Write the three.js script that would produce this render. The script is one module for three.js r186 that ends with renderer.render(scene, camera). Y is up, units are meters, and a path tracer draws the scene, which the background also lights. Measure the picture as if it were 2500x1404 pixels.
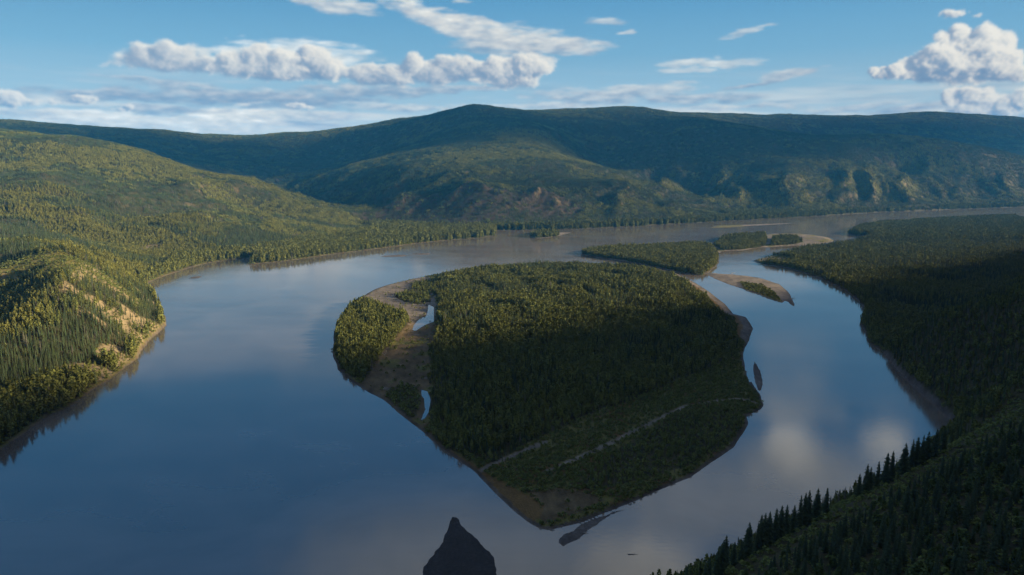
import * as THREE from 'three';
import { mergeGeometries } from 'three/addons/utils/BufferGeometryUtils.js';

/* ------------------------------------------------------------------ camera, sky, sun, exposure */
const EYE = 250, FOCAL = 1785, PITCH = THREE.MathUtils.degToRad(9.6);       // metres above the river, focal length in pixels of a 2500 x 1404 survey picture
const scene = new THREE.Scene();
const camera = new THREE.PerspectiveCamera(2 * Math.atan(702 / FOCAL) * 180 / Math.PI, 2500 / 1404, 1, 60000);
camera.position.set(0, EYE, 0);
camera.rotation.set(-PITCH, 0, 0);
const renderer = new THREE.WebGLRenderer({ antialias: true });
renderer.toneMapping = THREE.LinearToneMapping;
renderer.toneMappingExposure = 4.1;
renderer.shadowMap.enabled = true;
const EXPO = 4.1;                                                           // the sky's colours below are given as they look at this exposure

const SUN_EL = 14 * Math.PI / 180, SUN_TURN = 2 * Math.PI / 180;            // low sun from the right of the valley
const sunDir = new THREE.Vector3(Math.cos(SUN_EL) * Math.cos(SUN_TURN), Math.sin(SUN_EL), Math.cos(SUN_EL) * Math.sin(SUN_TURN));
const sun = new THREE.DirectionalLight(new THREE.Color().setRGB(1.0, 0.77, 0.47), 5);
sun.position.copy(sunDir).multiplyScalar(9000).add(new THREE.Vector3(0, 0, -3000));
sun.target.position.set(0, 0, -3000);
sun.castShadow = true;
sun.shadow.radius = 7;
sun.shadow.mapSize.set(4096, 4096);
Object.assign(sun.shadow.camera, { left: -7000, right: 7000, top: 5000, bottom: -5000, near: 10, far: 20000 });
scene.add(sun, sun.target);
scene.fog = new THREE.FogExp2(new THREE.Color().setRGB(0.04, 0.38, 1.0), 0.000026);

/* ------------------------------------------------------------------ small maths */
let seed = 7;
const rnd = () => { seed = (seed + 0x6d2b79f5) | 0; let t = Math.imul(seed ^ (seed >>> 15), 1 | seed); t = (t + Math.imul(t ^ (t >>> 7), 61 | t)) ^ t; return ((t ^ (t >>> 14)) >>> 0) / 4294967296; };
const range = (a, b) => a + (b - a) * rnd();
const clamp = (x, a = 0, b = 1) => (x < a ? a : x > b ? b : x);
const smooth = (a, b, x) => { const t = clamp((x - a) / (b - a)); return t * t * (3 - 2 * t); };
const lerp = (a, b, t) => a + (b - a) * t;
const PERM = new Uint8Array(512), GX = new Float32Array(256), GY = new Float32Array(256);
for (let i = 0; i < 256; i++) { PERM[i] = i; const a = rnd() * 2 * Math.PI; GX[i] = Math.cos(a); GY[i] = Math.sin(a); }
for (let i = 255; i > 0; i--) { const j = Math.floor(rnd() * (i + 1)), t = PERM[i]; PERM[i] = PERM[j]; PERM[j] = t; }
for (let i = 0; i < 256; i++) PERM[i + 256] = PERM[i];
function noise(x, y) {                                                       // gradient noise, about -0.8 .. 0.8
  const ix = Math.floor(x), iy = Math.floor(y), fx = x - ix, fy = y - iy, u = fx * fx * fx * (fx * (fx * 6 - 15) + 10), v = fy * fy * fy * (fy * (fy * 6 - 15) + 10);
  const X = ix & 255, Y = iy & 255, a = PERM[PERM[X] + Y], b = PERM[PERM[X + 1 & 255] + Y], c = PERM[PERM[X] + (Y + 1 & 255)], d = PERM[PERM[X + 1 & 255] + (Y + 1 & 255)];
  const n0 = GX[a] * fx + GY[a] * fy, n1 = GX[b] * (fx - 1) + GY[b] * fy, n2 = GX[c] * fx + GY[c] * (fy - 1), n3 = GX[d] * (fx - 1) + GY[d] * (fy - 1);
  return (lerp(lerp(n0, n1, u), lerp(n2, n3, u), v)) * 1.4;
}
function fbm(x, y, n = 4) { let s = 0, a = 0.5; for (let i = 0; i < n; i++) { s += a * noise(x, y); x = x * 2.03 + 17.1; y = y * 2.03 - 9.7; a *= 0.5; } return s; }
const ridged = (x, y, n = 3) => { let s = 0, a = 0.55, t = 0; for (let i = 0; i < n; i++) { s += a * (1 - Math.abs(noise(x, y)) * 1.6); t += a; x = x * 2.1 + 5; y = y * 2.1 + 11; a *= 0.5; } return Math.max(0, s / t); };

// A sighting of the survey: pixel and distance ahead give a point in the valley; without a distance the point lies on the river's surface.
const SP = Math.sin(PITCH), CP = Math.cos(PITCH);
function sight(px, py, depth) {
  const u = (px - 1250) / FOCAL, v = (702 - py) / FOCAL, dy = v * CP - SP, dz = CP + v * SP;
  const t = depth === undefined ? -EYE / dy : depth / dz;
  return [u * t, EYE + dy * t, -dz * t];
}
const onWater = ([px, py]) => { const p = sight(px, py); return [p[0], p[2]]; };
const skyAngle = (px, py) => { const u = (px - 1250) / FOCAL, v = (702 - py) / FOCAL, y = v * CP - SP, z = CP + v * SP; return [Math.atan2(u, z) * 180 / Math.PI, Math.atan2(y, Math.hypot(u, z)) * 180 / Math.PI]; };

/* ------------------------------------------------------------------ sky: air and clouds, computed */
const toLin = (c) => c.map((x) => { x /= 255; return x <= 0.04045 ? x / 12.92 : ((x + 0.055) / 1.055) ** 2.4; });
const AIR = [[0, [214, 220, 215]], [2.5, [200, 213, 215]], [5, [167, 198, 213]], [8, [128, 177, 206]], [12, [96, 153, 193]], [20, [58, 132, 190]], [35, [46, 118, 182]], [60, [50, 113, 172]], [90, [48, 108, 168]]].map(([e, c]) => [e, toLin(c)]);
function airAt(el, out) {
  let i = 0; while (i < AIR.length - 2 && el > AIR[i + 1][0]) i++;
  const t = clamp((el - AIR[i][0]) / (AIR[i + 1][0] - AIR[i][0]));
  for (let c = 0; c < 3; c++) out[c] = lerp(AIR[i][1][c], AIR[i + 1][1][c], t);
}
const puff = (list) => list.map(([x, y, rx, ry = rx]) => { const a = skyAngle(x, y), b = skyAngle(x + rx, y), c = skyAngle(x, y - ry); return [a[0], a[1], Math.abs(b[0] - a[0]), Math.abs(c[1] - a[1])]; });
const CUMULUS = [
  { base: 200, sharp: 1, puffs: [[2360, 140, 95, 62], [2410, 120, 62, 48], [2300, 150, 70, 46], [2250, 168, 60, 30], [2440, 160, 58, 44], [2480, 178, 34, 26], [2346, 90, 34, 30], [2400, 88, 36, 30], [2300, 96, 22, 20], [2450, 104, 34, 30], [2210, 172, 34, 22]] },
  { base: 194, sharp: 0.9, puffs: [[2160, 180, 34, 16], [2184, 174, 22, 18], [2132, 174, 16, 12]] },
  { base: 310, sharp: 1, puffs: [[2390, 262, 80, 40], [2330, 242, 32, 24], [2366, 230, 32, 26], [2404, 238, 30, 26], [2450, 262, 46, 26], [2500, 246, 36, 26], [2350, 276, 50, 26]] },
  { base: 46, sharp: 0.6, puffs: [[2325, 34, 34, 10], [2312, 31, 18, 9], [2385, 38, 12, 5]] },
  { base: 186, sharp: 0.3, puffs: [[400, 142, 110, 34], [345, 134, 34, 28], [405, 122, 46, 26], [450, 132, 40, 26], [295, 158, 44, 10], [520, 160, 70, 22]] },
  { base: 196, sharp: 0.6, puffs: [[690, 164, 130, 34], [632, 140, 44, 32], [690, 146, 50, 28], [764, 146, 42, 34], [800, 170, 48, 28], [845, 184, 24, 12], [570, 150, 44, 26], [600, 170, 80, 22]] },
  { base: 214, sharp: 0.4, puffs: [[900, 182, 60, 26], [960, 184, 70, 26], [1012, 158, 30, 26], [1060, 176, 80, 30], [1110, 160, 60, 26], [1160, 176, 60, 26]] },
  { base: 216, sharp: 0.6, puffs: [[1240, 178, 80, 36], [1205, 164, 40, 28], [1290, 158, 60, 26], [1325, 150, 26, 16], [1200, 198, 50, 14]] },
  { base: 262, sharp: 0.7, puffs: [[20, 240, 36, 22], [84, 250, 26, 9], [200, 242, 38, 13], [130, 250, 26, 8]] },
  { base: 272, sharp: 0.7, puffs: [[312, 262, 16, 10], [296, 268, 18, 6], [724, 260, 24, 9], [752, 263, 16, 6]] },
].map((c) => { const p = puff(c.puffs), base = skyAngle(c.puffs[0][0], c.base)[1]; return { base, sharp: c.sharp, p, x0: Math.min(...p.map((q) => q[0] - q[2])) - 1, x1: Math.max(...p.map((q) => q[0] + q[2])) + 1, y0: base - 1, y1: Math.max(...p.map((q) => q[1] + q[3])) + 1 }; });
// Heap clouds: a bulging height field over a window of the sky, lit from the sun's side.
const CW = { x0: -47, y0: -0.5, step: 180 / 2048, nx: 1070, ny: 190 };
const heap = new Float32Array(CW.nx * CW.ny * 4);                            // cover, light
const G3 = new Float32Array(768); for (let i = 0; i < 256; i++) { const u = range(-1, 1), a = range(0, 6.2832), q = Math.sqrt(1 - u * u); G3[i * 3] = q * Math.cos(a); G3[i * 3 + 1] = q * Math.sin(a); G3[i * 3 + 2] = u; }
function noise3(x, y, z) {
  const ix = Math.floor(x), iy = Math.floor(y), iz = Math.floor(z), fx = x - ix, fy = y - iy, fz = z - iz, u = fx * fx * (3 - 2 * fx), v = fy * fy * (3 - 2 * fy), w = fz * fz * (3 - 2 * fz);
  let s = 0;
  for (let c = 0; c < 8; c++) { const cx = c & 1, cy = c >> 1 & 1, cz = c >> 2, g = PERM[PERM[PERM[ix + cx & 255] + (iy + cy & 255)] + (iz + cz & 255)] * 3; s += (cx ? u : 1 - u) * (cy ? v : 1 - v) * (cz ? w : 1 - w) * (G3[g] * (fx - cx) + G3[g + 1] * (fy - cy) + G3[g + 2] * (fz - cz)); }
  return s * 1.5;
}
const billow = (x, y, z, n) => { let s = 0, a = 0.5, t = 0; for (let i = 0; i < n; i++) { s += a * Math.abs(noise3(x, y, z)); t += a; x = x * 2.1 + 3; y = y * 2.1 + 7; z = z * 2.1 + 1; a *= 0.55; } return s / t; };
(function makeHeaps() {
  const SX = 0.8, SY = 0.33, SZ = 0.5;
  CUMULUS.forEach((c, ci) => {
    const P = c.p.map(([x, y, rx, ry], i) => [x, y, ((i * 37) % 11 / 11 - 0.5) * 0.8 * ry, rx * 1.12, ry * 1.12]);
    const deepest = Math.max(...P.map((p) => p[4] + Math.abs(p[2]))), big = clamp(deepest / 1.6, 0.35, 1);
    const dens = (x, y, z, n) => {
      let m = -1;
      for (const [px, py, pz, rx, ry] of P) { const dx = (x - px) / rx, dy = (y - py) / ry, dz = (z - pz) / ry, d2 = dx * dx + dy * dy + dz * dz; if (d2 < 1.9) { const e = (1 - Math.sqrt(d2)) * Math.min(1, ry); if (e > m) m = e; } }
      if (m <= -0.4) return 0;
      m = m + 0.3 * big * noise3(x * 0.8 / big + ci * 5, y * 1.1 / big, z * 0.8 / big) + 0.1 * big * noise3(x * 5.2, y * 5.6, z * 5.2) - 0.5 * big * (billow(x * 1.25 / big + ci * 9, y * 1.45 / big, z * 1.25 / big, n) - 0.2);
      m = Math.min(m, (y - c.base + 0.3 * noise3(x * 0.9, 1, z) + 0.12 * noise3(x * 2.3, 4, z)) * 0.7 + 0.12);
      return m <= 0 ? 0 : Math.min(1, m * lerp(1.1, 4.2, c.sharp) / big);
    };
    const i0 = Math.max(0, Math.floor((c.x0 - CW.x0) / CW.step)), i1 = Math.min(CW.nx - 1, Math.ceil((c.x1 - CW.x0) / CW.step)), j0 = Math.max(0, Math.floor((c.y0 - CW.y0) / CW.step)), j1 = Math.min(CW.ny - 1, Math.ceil((c.y1 - CW.y0) / CW.step));
    const step = Math.max(0.05, deepest / 16), ext = lerp(3.2, 6.5, c.sharp) / (0.4 + 0.6 * big);
    for (let j = j0; j <= j1; j++) for (let i = i0; i <= i1; i++) {
      const X = CW.x0 + i * CW.step, Y = CW.y0 + j * CW.step;
      let near = false; for (const [px, py, , rx, ry] of P) if (((X - px) / rx) ** 2 + ((Y - py) / ry) ** 2 < 1.9) { near = true; break; }
      if (!near) continue;
      let T = 1, L = 0;
      for (let z = deepest; z > -deepest && T > 0.02; z -= step) {
        const d = dens(X, Y, z, 4);
        if (d <= 0) continue;
        let tau = 0; for (let q = 1, l = 0.07; q <= 5; q++) { tau += dens(X + SX * l, Y + SY * l, z + SZ * l, 2) * l * 0.7; l *= 1.75; }
        tau *= ext;
        const lit = 0.62 * Math.exp(-tau) + 0.38 * Math.exp(-tau * 0.22), amb = 0.16 + 0.1 * smooth(c.base, c.base + 2, Y), a = 1 - Math.exp(-d * ext * step);
        L += T * a * Math.min(1.1, (amb + 1.22 * lit - 0.05) * lerp(0.8, 1.04, c.sharp)); T *= 1 - a;
      }
      const a = 1 - T; if (a < 0.004) continue;
      const k = (j * CW.nx + i) * 2, light = L / a;
      heap[k + 1] = heap[k] > 0 ? lerp(heap[k + 1], light, a) : light; heap[k] = a + heap[k] * (1 - a);
    }
  });
})();
// Layer clouds: centre, half-width, half-height, slant, strength, brightness.
const STREAKS = [[820, 12, 110, 20, 0.1, 0.8, 0.8], [1050, 45, 130, 24, 0.36, 0.95, 0.82], [1165, 72, 120, 28, 0.3, 0.95, 0.8], [1285, 100, 130, 34, 0.08, 0.9, 0.75], [1375, 112, 110, 22, 0.05, 0.85, 0.8], [1220, 120, 120, 20, 0.1, 0.6, 0.65], [1130, 6, 32, 6, 0, 0.7, 0.8], [1490, 52, 48, 11, 0, 0.6, 0.8], [1532, 78, 20, 6, 0, 0.6, 0.8],
  [1820, 78, 66, 7, -0.2, 0.6, 0.85], [1725, 155, 125, 10, 0, 0.65, 0.9], [1680, 172, 85, 7, 0, 0.55, 0.9], [1935, 178, 80, 10, -0.15, 0.8, 0.7], [1850, 206, 90, 7, -0.2, 0.8, 0.55], [1590, 218, 130, 16, 0, 0.75, 0.75], [1450, 236, 160, 18, 0, 0.85, 0.65], [1710, 240, 150, 14, 0, 0.85, 0.6], [1800, 262, 200, 8, 0, 0.7, 0.75],
  [400, 200, 140, 10, 0.05, 0.8, 0.6], [600, 238, 300, 24, 0, 0.95, 0.5], [250, 232, 200, 16, 0, 0.9, 0.5], [900, 222, 180, 16, 0, 0.9, 0.55], [850, 246, 80, 9, 0, 0.85, 0.5], [1120, 216, 130, 10, 0, 0.8, 0.6], [1000, 262, 160, 9, 0, 0.8, 0.75], [560, 296, 160, 36, -0.1, 1, 1.0], [190, 288, 140, 28, 0, 0.95, 1.0], [330, 300, 140, 20, 0, 0.9, 0.95], [60, 275, 120, 12, 0, 0.8, 0.7], [420, 270, 130, 12, 0, 0.85, 0.55], [760, 282, 140, 12, 0, 0.8, 0.7], [2080, 262, 130, 10, -0.05, 0.75, 0.7], [2250, 262, 110, 9, -0.1, 0.8, 0.6], [1330, 258, 180, 8, 0, 0.7, 0.8],
].map((c) => [...c, 1]).concat([
  // clouds above the frame, known from the places where the river mirrors them
  [1935, 1093, 70, 52, 0, 1, 1.5], [2160, 1086, 66, 46, 0, 1, 1.25], [1985, 1150, 190, 70, 0.1, 0.9, 0.85], [1750, 1205, 330, 120, 0, 0.95, 0.62], [1925, 993, 140, 22, 0, 0.8, 0.85], [1940, 928, 95, 15, 0, 0.75, 0.8], [1920, 843, 110, 26, 0, 0.5, 0.7], [1560, 1385, 150, 80, 0, 1, 1.35], [1150, 1330, 420, 120, 0, 0.9, 0.6], [1300, 1420, 600, 90, 0, 1, 0.62], [740, 655, 180, 30, 0, 0.6, 1.1], [830, 880, 160, 40, 0, 0.45, 0.7],
].map((c) => [...c, -1])).map(([x, y, rx, ry, a, s, b, way]) => { const p = skyAngle(x, y), q = skyAngle(x + rx, y), r = skyAngle(x, y - ry); return [p[0], p[1] * way, Math.abs(q[0] - p[0]), Math.abs(r[1] - p[1]), Math.cos(a), -Math.sin(a) * way, s, b]; });
const LIT = toLin([250, 243, 228]), GREY = toLin([158, 170, 186]), DARK = toLin([62, 120, 166]);
(function makeSky() {
  const W = 4096, H = 2048, data = new Float32Array(W * H * 4), c3 = [0, 0, 0];
  for (let row = 0; row < H; row++) {
    const el = ((row + 0.5) / H - 0.5) * 180, up = el * Math.PI / 180, ce = Math.cos(up), se = Math.sin(up);
    for (let col = 0; col < W; col++) {
      const o = (row * W + col) * 4;
      data[o + 3] = 1;
      if (el < -0.5) { data[o] = 0.09 / EXPO; data[o + 1] = 0.13 / EXPO; data[o + 2] = 0.16 / EXPO; continue; }
      const round = ((col + 0.5) / W - 0.5) * 2 * Math.PI, dx = Math.cos(round) * ce, dz = Math.sin(round) * ce;
      const az = Math.atan2(dx, -dz) * 180 / Math.PI;
      airAt(el, c3);
      let r = c3[0], g = c3[1], b = c3[2];
      const toSun = Math.max(0, dx * sunDir.x + se * sunDir.y + dz * sunDir.z), glow = 0.5 * Math.pow(toSun, 14);
      r += glow; g += glow * 0.85; b += glow * 0.6;
      const mix3 = (c, t) => { r = lerp(r, c[0], t); g = lerp(g, c[1], t); b = lerp(b, c[2], t); };
      const tint = (lit, t) => { const k = [0, 1, 2].map((i) => (lit > 1 ? LIT[i] * (1 + 1.6 * (lit - 1)) : lit > 0.5 ? lerp(GREY[i], LIT[i], (lit - 0.5) * 2) : lerp(DARK[i], GREY[i], lit * 2))); mix3(k, t); };
      // broken cloud outside the view, cover and brightness raised to lift ambient light
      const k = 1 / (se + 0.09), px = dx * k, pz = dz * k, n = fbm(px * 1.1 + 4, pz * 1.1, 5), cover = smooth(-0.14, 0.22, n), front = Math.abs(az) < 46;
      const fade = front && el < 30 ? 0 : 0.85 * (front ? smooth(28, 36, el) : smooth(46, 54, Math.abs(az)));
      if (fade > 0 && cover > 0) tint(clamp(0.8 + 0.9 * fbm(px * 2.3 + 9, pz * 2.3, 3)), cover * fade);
      if (front && el < 46) {
        // thin lanes low over the hills
        const lane = fbm(az * 0.055 + 2, el * 0.75 + 0.02 * az, 5), low = smooth(7.5, 2, el);
        const a1 = smooth(-0.02, 0.3, lane + 0.2 * low) * low * 0.85;
        if (a1 > 0) tint(clamp(0.84 + 1.2 * fbm(az * 0.12 + 31, el * 1.5, 4)), a1);
        let sum = 0, lit = 0;
        const wx = az + 1.1 * fbm(az * 0.3, el * 0.9, 4), wy = el + 0.42 * fbm(az * 0.35 + 50, el * 1.4, 4);
        for (const [sx, sy, rx, ry, ca, sa, s, br] of STREAKS) {
          const ex = wx - sx, ey = wy - sy;
          if (Math.abs(ex) > rx * 1.7 || Math.abs(ey) > ry * 2.4 + rx * 0.6) continue;
          const u = (ex * ca + ey * sa) / rx, v = (ey * ca - ex * sa) / ry, d = 1 - (u * u + v * v) * 0.62;
          if (d <= 0) continue;
          const w = s * smooth(0.05, 0.95, d + 0.85 * fbm(az * 0.5 + sx, el * 2.6, 5));
          sum = sum + w * (1 - sum); lit += w * (br + 0.14 * v);
          c3[0] = (c3[0] || 0) + w;
        }
        if (sum > 0.004) { let w = 0; for (const [sx, sy, rx, ry, ca, sa, s] of STREAKS) { const ex = wx - sx, ey = wy - sy; if (Math.abs(ex) > rx * 1.7 || Math.abs(ey) > ry * 2.4 + rx * 0.6) continue; const u = (ex * ca + ey * sa) / rx, v = (ey * ca - ex * sa) / ry, d = 1 - (u * u + v * v) * 0.62; if (d > 0) w += s * smooth(0.05, 0.95, d + 0.85 * fbm(az * 0.5 + sx, el * 2.6, 5)); } tint(clamp(lit / Math.max(w, 1e-4) + 0.45 * fbm(az * 0.7, el * 2.8, 4), 0, 1.5), clamp(sum) * 0.92); }
        const hi = Math.round((az - CW.x0) / CW.step), hj = Math.round((el - CW.y0) / CW.step);
        if (hi >= 0 && hj >= 0 && hi < CW.nx && hj < CW.ny) { const q = (hj * CW.nx + hi) * 2; if (heap[q] > 0.003) tint(clamp(heap[q + 1]), heap[q]); }
      }
      data[o] = r / EXPO; data[o + 1] = g / EXPO; data[o + 2] = b / EXPO;
    }
  }
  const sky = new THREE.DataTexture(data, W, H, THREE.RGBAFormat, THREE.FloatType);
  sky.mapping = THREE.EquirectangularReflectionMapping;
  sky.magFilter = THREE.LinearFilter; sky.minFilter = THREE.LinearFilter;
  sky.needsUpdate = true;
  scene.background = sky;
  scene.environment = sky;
})();
console.log('sky', Math.round(performance.now()));

/* ------------------------------------------------------------------ outlines on the ground */
function poly(pixels, world = []) {
  const p = [...pixels.map(onWater), ...world], n = p.length, xs = p.map((q) => q[0]), zs = p.map((q) => q[1]);
  return { x: Float64Array.from(xs), z: Float64Array.from(zs), n, box: [Math.min(...xs), Math.max(...xs), Math.min(...zs), Math.max(...zs)] };
}
function signed(P, x, z, most = 1e9) {                                       // metres inside the outline, negative outside
  const b = P.box;
  const ox = Math.max(b[0] - x, x - b[1], 0), oz = Math.max(b[2] - z, z - b[3], 0);
  if (ox > most || oz > most) return -most;
  let best = 1e18, inside = false;
  for (let i = 0, j = P.n - 1; i < P.n; j = i++) {
    const ax = P.x[j], az = P.z[j], bx = P.x[i], bz = P.z[i], ex = bx - ax, ez = bz - az, wx = x - ax, wz = z - az;
    const t = clamp((wx * ex + wz * ez) / (ex * ex + ez * ez + 1e-9)), dx = wx - ex * t, dz = wz - ez * t, d = dx * dx + dz * dz;
    if (d < best) best = d;
    if ((az > z) !== (bz > z) && x < ex * (z - az) / ez + ax) inside = !inside;
  }
  return (inside ? 1 : -1) * Math.sqrt(best);
}
const within = (P, x, z) => { const b = P.box; if (x < b[0] || x > b[1] || z < b[2] || z > b[3]) return false; let k = false; for (let i = 0, j = P.n - 1; i < P.n; j = i++) if ((P.z[j] > z) !== (P.z[i] > z) && x < (P.x[i] - P.x[j]) * (z - P.z[j]) / (P.z[i] - P.z[j]) + P.x[j]) k = !k; return k; };

const SHORE_A = [[-260, 1270], [-120, 1190], [0, 1098], [102, 1023], [170, 991], [234, 945], [272, 925], [302, 898], [332, 877], [342, 857], [359, 834], [381, 815], [402, 796], [406, 787], [392, 750], [372, 718], [352, 694], [400, 674], [453, 657], [502, 643], [560, 634], [600, 630], [632, 629], [604, 646], [660, 641], [717, 635], [793, 623], [898, 610], [960, 602], [1025, 593], [1106, 585], [1167, 581], [1207, 575], [1210, 567], [1205, 562], [1293, 561], [1390, 559], [1512, 554], [1600, 549], [1744, 541], [1834, 536], [1996, 527], [2140, 518], [2320, 511], [2500, 505], [2700, 500]];
const mainland = poly(SHORE_A, [[7000, -5600], [16500, -9000], [16500, -16500], [-16500, -16500], [-16500, 1500], [-1500, -100]]);
const rightBank = poly([[2334, 1055], [2320, 1019], [2284, 983], [2248, 954], [2194, 907], [2174, 876], [2146, 849], [2119, 837], [2113, 810], [2099, 790], [2103, 776], [2110, 750], [2093, 730], [2057, 704], [2008, 681], [1959, 664], [1910, 651], [1864, 645], [1837, 637], [1877, 627], [1923, 620], [1959, 607], [2037, 598], [2074, 595], [2110, 588], [2136, 581], [2100, 575], [2069, 571], [2100, 556], [2150, 548], [2300, 538], [2480, 530], [2494, 540], [2510, 528], [2700, 520]], [[4200, -3900], [16500, -5500], [16500, 6000], [-6000, 6000], [-6000, 1400], [-600, 60], [-160, -150], [0, -330], [70, -392], [120, -415], [185, -450], [245, -490]]);
const ISLAND_B = poly([[1317, 1290], [1338, 1294], [1414, 1276], [1540, 1227], [1684, 1166], [1792, 1094], [1821, 1047], [1826, 1033], [1821, 1015], [1857, 1000], [1864, 990], [1860, 972], [1858, 962], [1845, 947], [1829, 923], [1819, 892], [1815, 864], [1829, 829], [1839, 802], [1821, 774], [1790, 766], [1770, 743], [1731, 712], [1692, 688], [1653, 668], [1606, 655], [1535, 648], [1400, 643], [1300, 644], [1180, 651], [1090, 666], [1050, 673], [1010, 680], [985, 686], [951, 694], [920, 704], [897, 716], [866, 736], [840, 760], [820, 790], [814, 828], [812, 871], [826, 903], [851, 924], [876, 942], [905, 960], [937, 977], [965, 1002], [994, 1027], [1015, 1041], [1051, 1073], [1075, 1095], [1119, 1126], [1158, 1152], [1176, 1170], [1202, 1198], [1234, 1227], [1266, 1256], [1295, 1278]]);
const ISLAND_D = poly([[1418, 620], [1457, 629], [1535, 639], [1613, 655], [1672, 668], [1711, 674], [1731, 666], [1749, 650], [1756, 633], [1753, 620], [1762, 614], [1809, 612], [1864, 604], [1884, 603], [1943, 599], [1966, 600], [1992, 597], [2033, 591], [2036, 587], [2025, 580], [1986, 574], [1935, 570], [1880, 571], [1860, 575], [1780, 580], [1745, 590], [1700, 597], [1600, 602], [1500, 606], [1430, 613]]);
const BARS = [
  { name: 'sandbar', label: 'long gravel bar with a green grass strip beside the far channel', p: poly([[1726, 671], [1738, 667], [1788, 670], [1828, 674], [1864, 681], [1903, 694], [1926, 713], [1933, 730], [1942, 743], [1939, 750], [1929, 743], [1920, 733], [1910, 740], [1877, 730], [1844, 717], [1818, 707], [1778, 694], [1746, 681]]), top: 1.3, tone: 0 },
  { name: 'sandbar', label: 'thin pale bar with low bushes in front of the far bluffs', p: poly([[1734, 557], [1745, 551], [1800, 549], [1880, 546], [1962, 544], [1900, 548], [1830, 552], [1790, 555]]), top: 0.9, tone: 0 },
  { name: 'sandbar', label: 'slim dark mud bar lying off the right shore of the large island', p: poly([[1843, 868], [1849, 892], [1860, 919], [1864, 939], [1858, 958], [1849, 953], [1843, 931], [1839, 896]]), top: 0.6, tone: 1 },
  { name: 'sandbar', label: 'tapered dark mud bar just off the near tip of the large island', p: poly([[1518, 1244], [1500, 1253], [1460, 1278], [1426, 1302], [1412, 1314], [1376, 1335], [1366, 1326], [1368, 1314], [1380, 1306], [1400, 1298], [1420, 1280], [1450, 1268], [1480, 1256]]), top: 0.7, tone: 1 },
  { name: 'sandbar', label: 'triangular dark mud bar at the bottom edge of the river', p: poly([[1106, 1264], [1114, 1266], [1124, 1282], [1151, 1306], [1180, 1335], [1205, 1360], [1212, 1404], [1205, 1450], [1130, 1470], [1050, 1450], [1030, 1418], [1027, 1396], [1043, 1371], [1072, 1339], [1086, 1314], [1101, 1278]]), top: 0.14, tone: 2 },
  { name: 'sandbar', label: 'flat brown mud bar in midstream off the long spit', p: poly([[927, 626], [950, 623], [985, 622], [996, 624], [980, 627], [945, 628]]), top: 0.35, tone: 1 },
  { name: 'sandbar', label: 'smallest brown mud bar in midstream off the long spit', p: poly([[1005, 620], [1030, 618], [1053, 618], [1045, 622], [1020, 622]]), top: 0.35, tone: 1 },
  { name: 'sandbar', label: 'small brown mud bar close to the left bank', p: poly([[459, 680], [470, 676], [486, 674], [494, 676], [482, 680]]), top: 0.35, tone: 1 },
  { name: 'island', label: 'small wooded islet in midstream before the far bluff', p: poly([[1290, 576], [1305, 582], [1320, 582], [1358, 578], [1374, 574], [1398, 567], [1375, 567], [1340, 567], [1305, 569]]), top: 1.6, tone: 0 },
];
const PONDS = [
  poly([[1047, 744], [1059, 750], [1058, 785], [1036, 794], [1015, 808], [1006, 806], [1011, 792], [1026, 778], [1042, 771], [1045, 753]]),
  poly([[1029, 952], [1042, 956], [1051, 977], [1047, 1006], [1036, 1022], [1028, 1026], [1038, 1000], [1036, 974], [1029, 963]]),
  poly([[1815, 866], [1826, 862], [1830, 880], [1828, 905], [1836, 932], [1830, 934], [1820, 900]]),
  poly([[938, 862], [944, 852], [947, 850], [943, 860], [938, 868]]),
];
const WOOD_B = poly([[1062, 690], [1090, 674], [1180, 658], [1300, 650], [1400, 649], [1535, 655], [1600, 662], [1645, 676], [1690, 702], [1730, 735], [1765, 775], [1795, 815], [1797, 850], [1775, 885], [1700, 915], [1620, 948], [1480, 1003], [1370, 1053], [1260, 1103], [1200, 1130], [1150, 1122], [1115, 1103], [1070, 1072], [1050, 1050], [1052, 1000], [1056, 960], [1054, 900], [1056, 850], [1066, 800], [1070, 745]]);
const WOOD_C = poly([[851, 745], [880, 738], [920, 748], [985, 768], [1000, 785], [980, 812], [947, 848], [922, 883], [897, 920], [882, 935], [851, 917], [822, 890], [817, 831], [824, 803], [838, 768]]);
const WOOD_FRONT = poly([[1522, 1094], [1600, 1045], [1684, 1012], [1792, 1003], [1815, 1025], [1806, 1058], [1754, 1099], [1684, 1141], [1576, 1174], [1486, 1197], [1442, 1204], [1424, 1184], [1468, 1132]]);
const CLUMPS = [poly([[960, 724], [1000, 714], [1048, 717], [1050, 737], [1020, 744], [985, 737]]), poly([[1003, 706], [1012, 694], [1060, 684], [1063, 720], [1040, 714]])];
const THICKET = poly([[942, 966], [962, 948], [1000, 938], [1022, 952], [1026, 985], [1016, 1016], [1003, 1026], [968, 1000]]);
const FLATS = poly([[897, 716], [951, 693], [1001, 680], [1050, 676], [1064, 700], [1066, 745], [1064, 800], [1056, 850], [1052, 900], [1054, 960], [1050, 1040], [1030, 1052], [965, 1002], [905, 960], [880, 940], [897, 920], [922, 883], [947, 848], [980, 812], [1000, 785], [985, 768], [920, 748], [880, 736]]);
const RUST = poly([[1070, 1092], [1112, 1108], [1165, 1140], [1200, 1165], [1250, 1195], [1300, 1225], [1330, 1262], [1300, 1275], [1260, 1248], [1200, 1192], [1150, 1146]]);
const TIP = poly([[1280, 1205], [1330, 1195], [1420, 1205], [1480, 1225], [1400, 1262], [1330, 1285], [1318, 1270], [1330, 1240]]);
const TRACK = [[1175, 1152], [1200, 1140], [1260, 1115], [1330, 1085]].map(onWater), TRACK2 = [[1330, 1160], [1400, 1130], [1450, 1106], [1540, 1062], [1612, 1026], [1673, 997], [1756, 982], [1803, 979], [1840, 985]].map(onWater);
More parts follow.
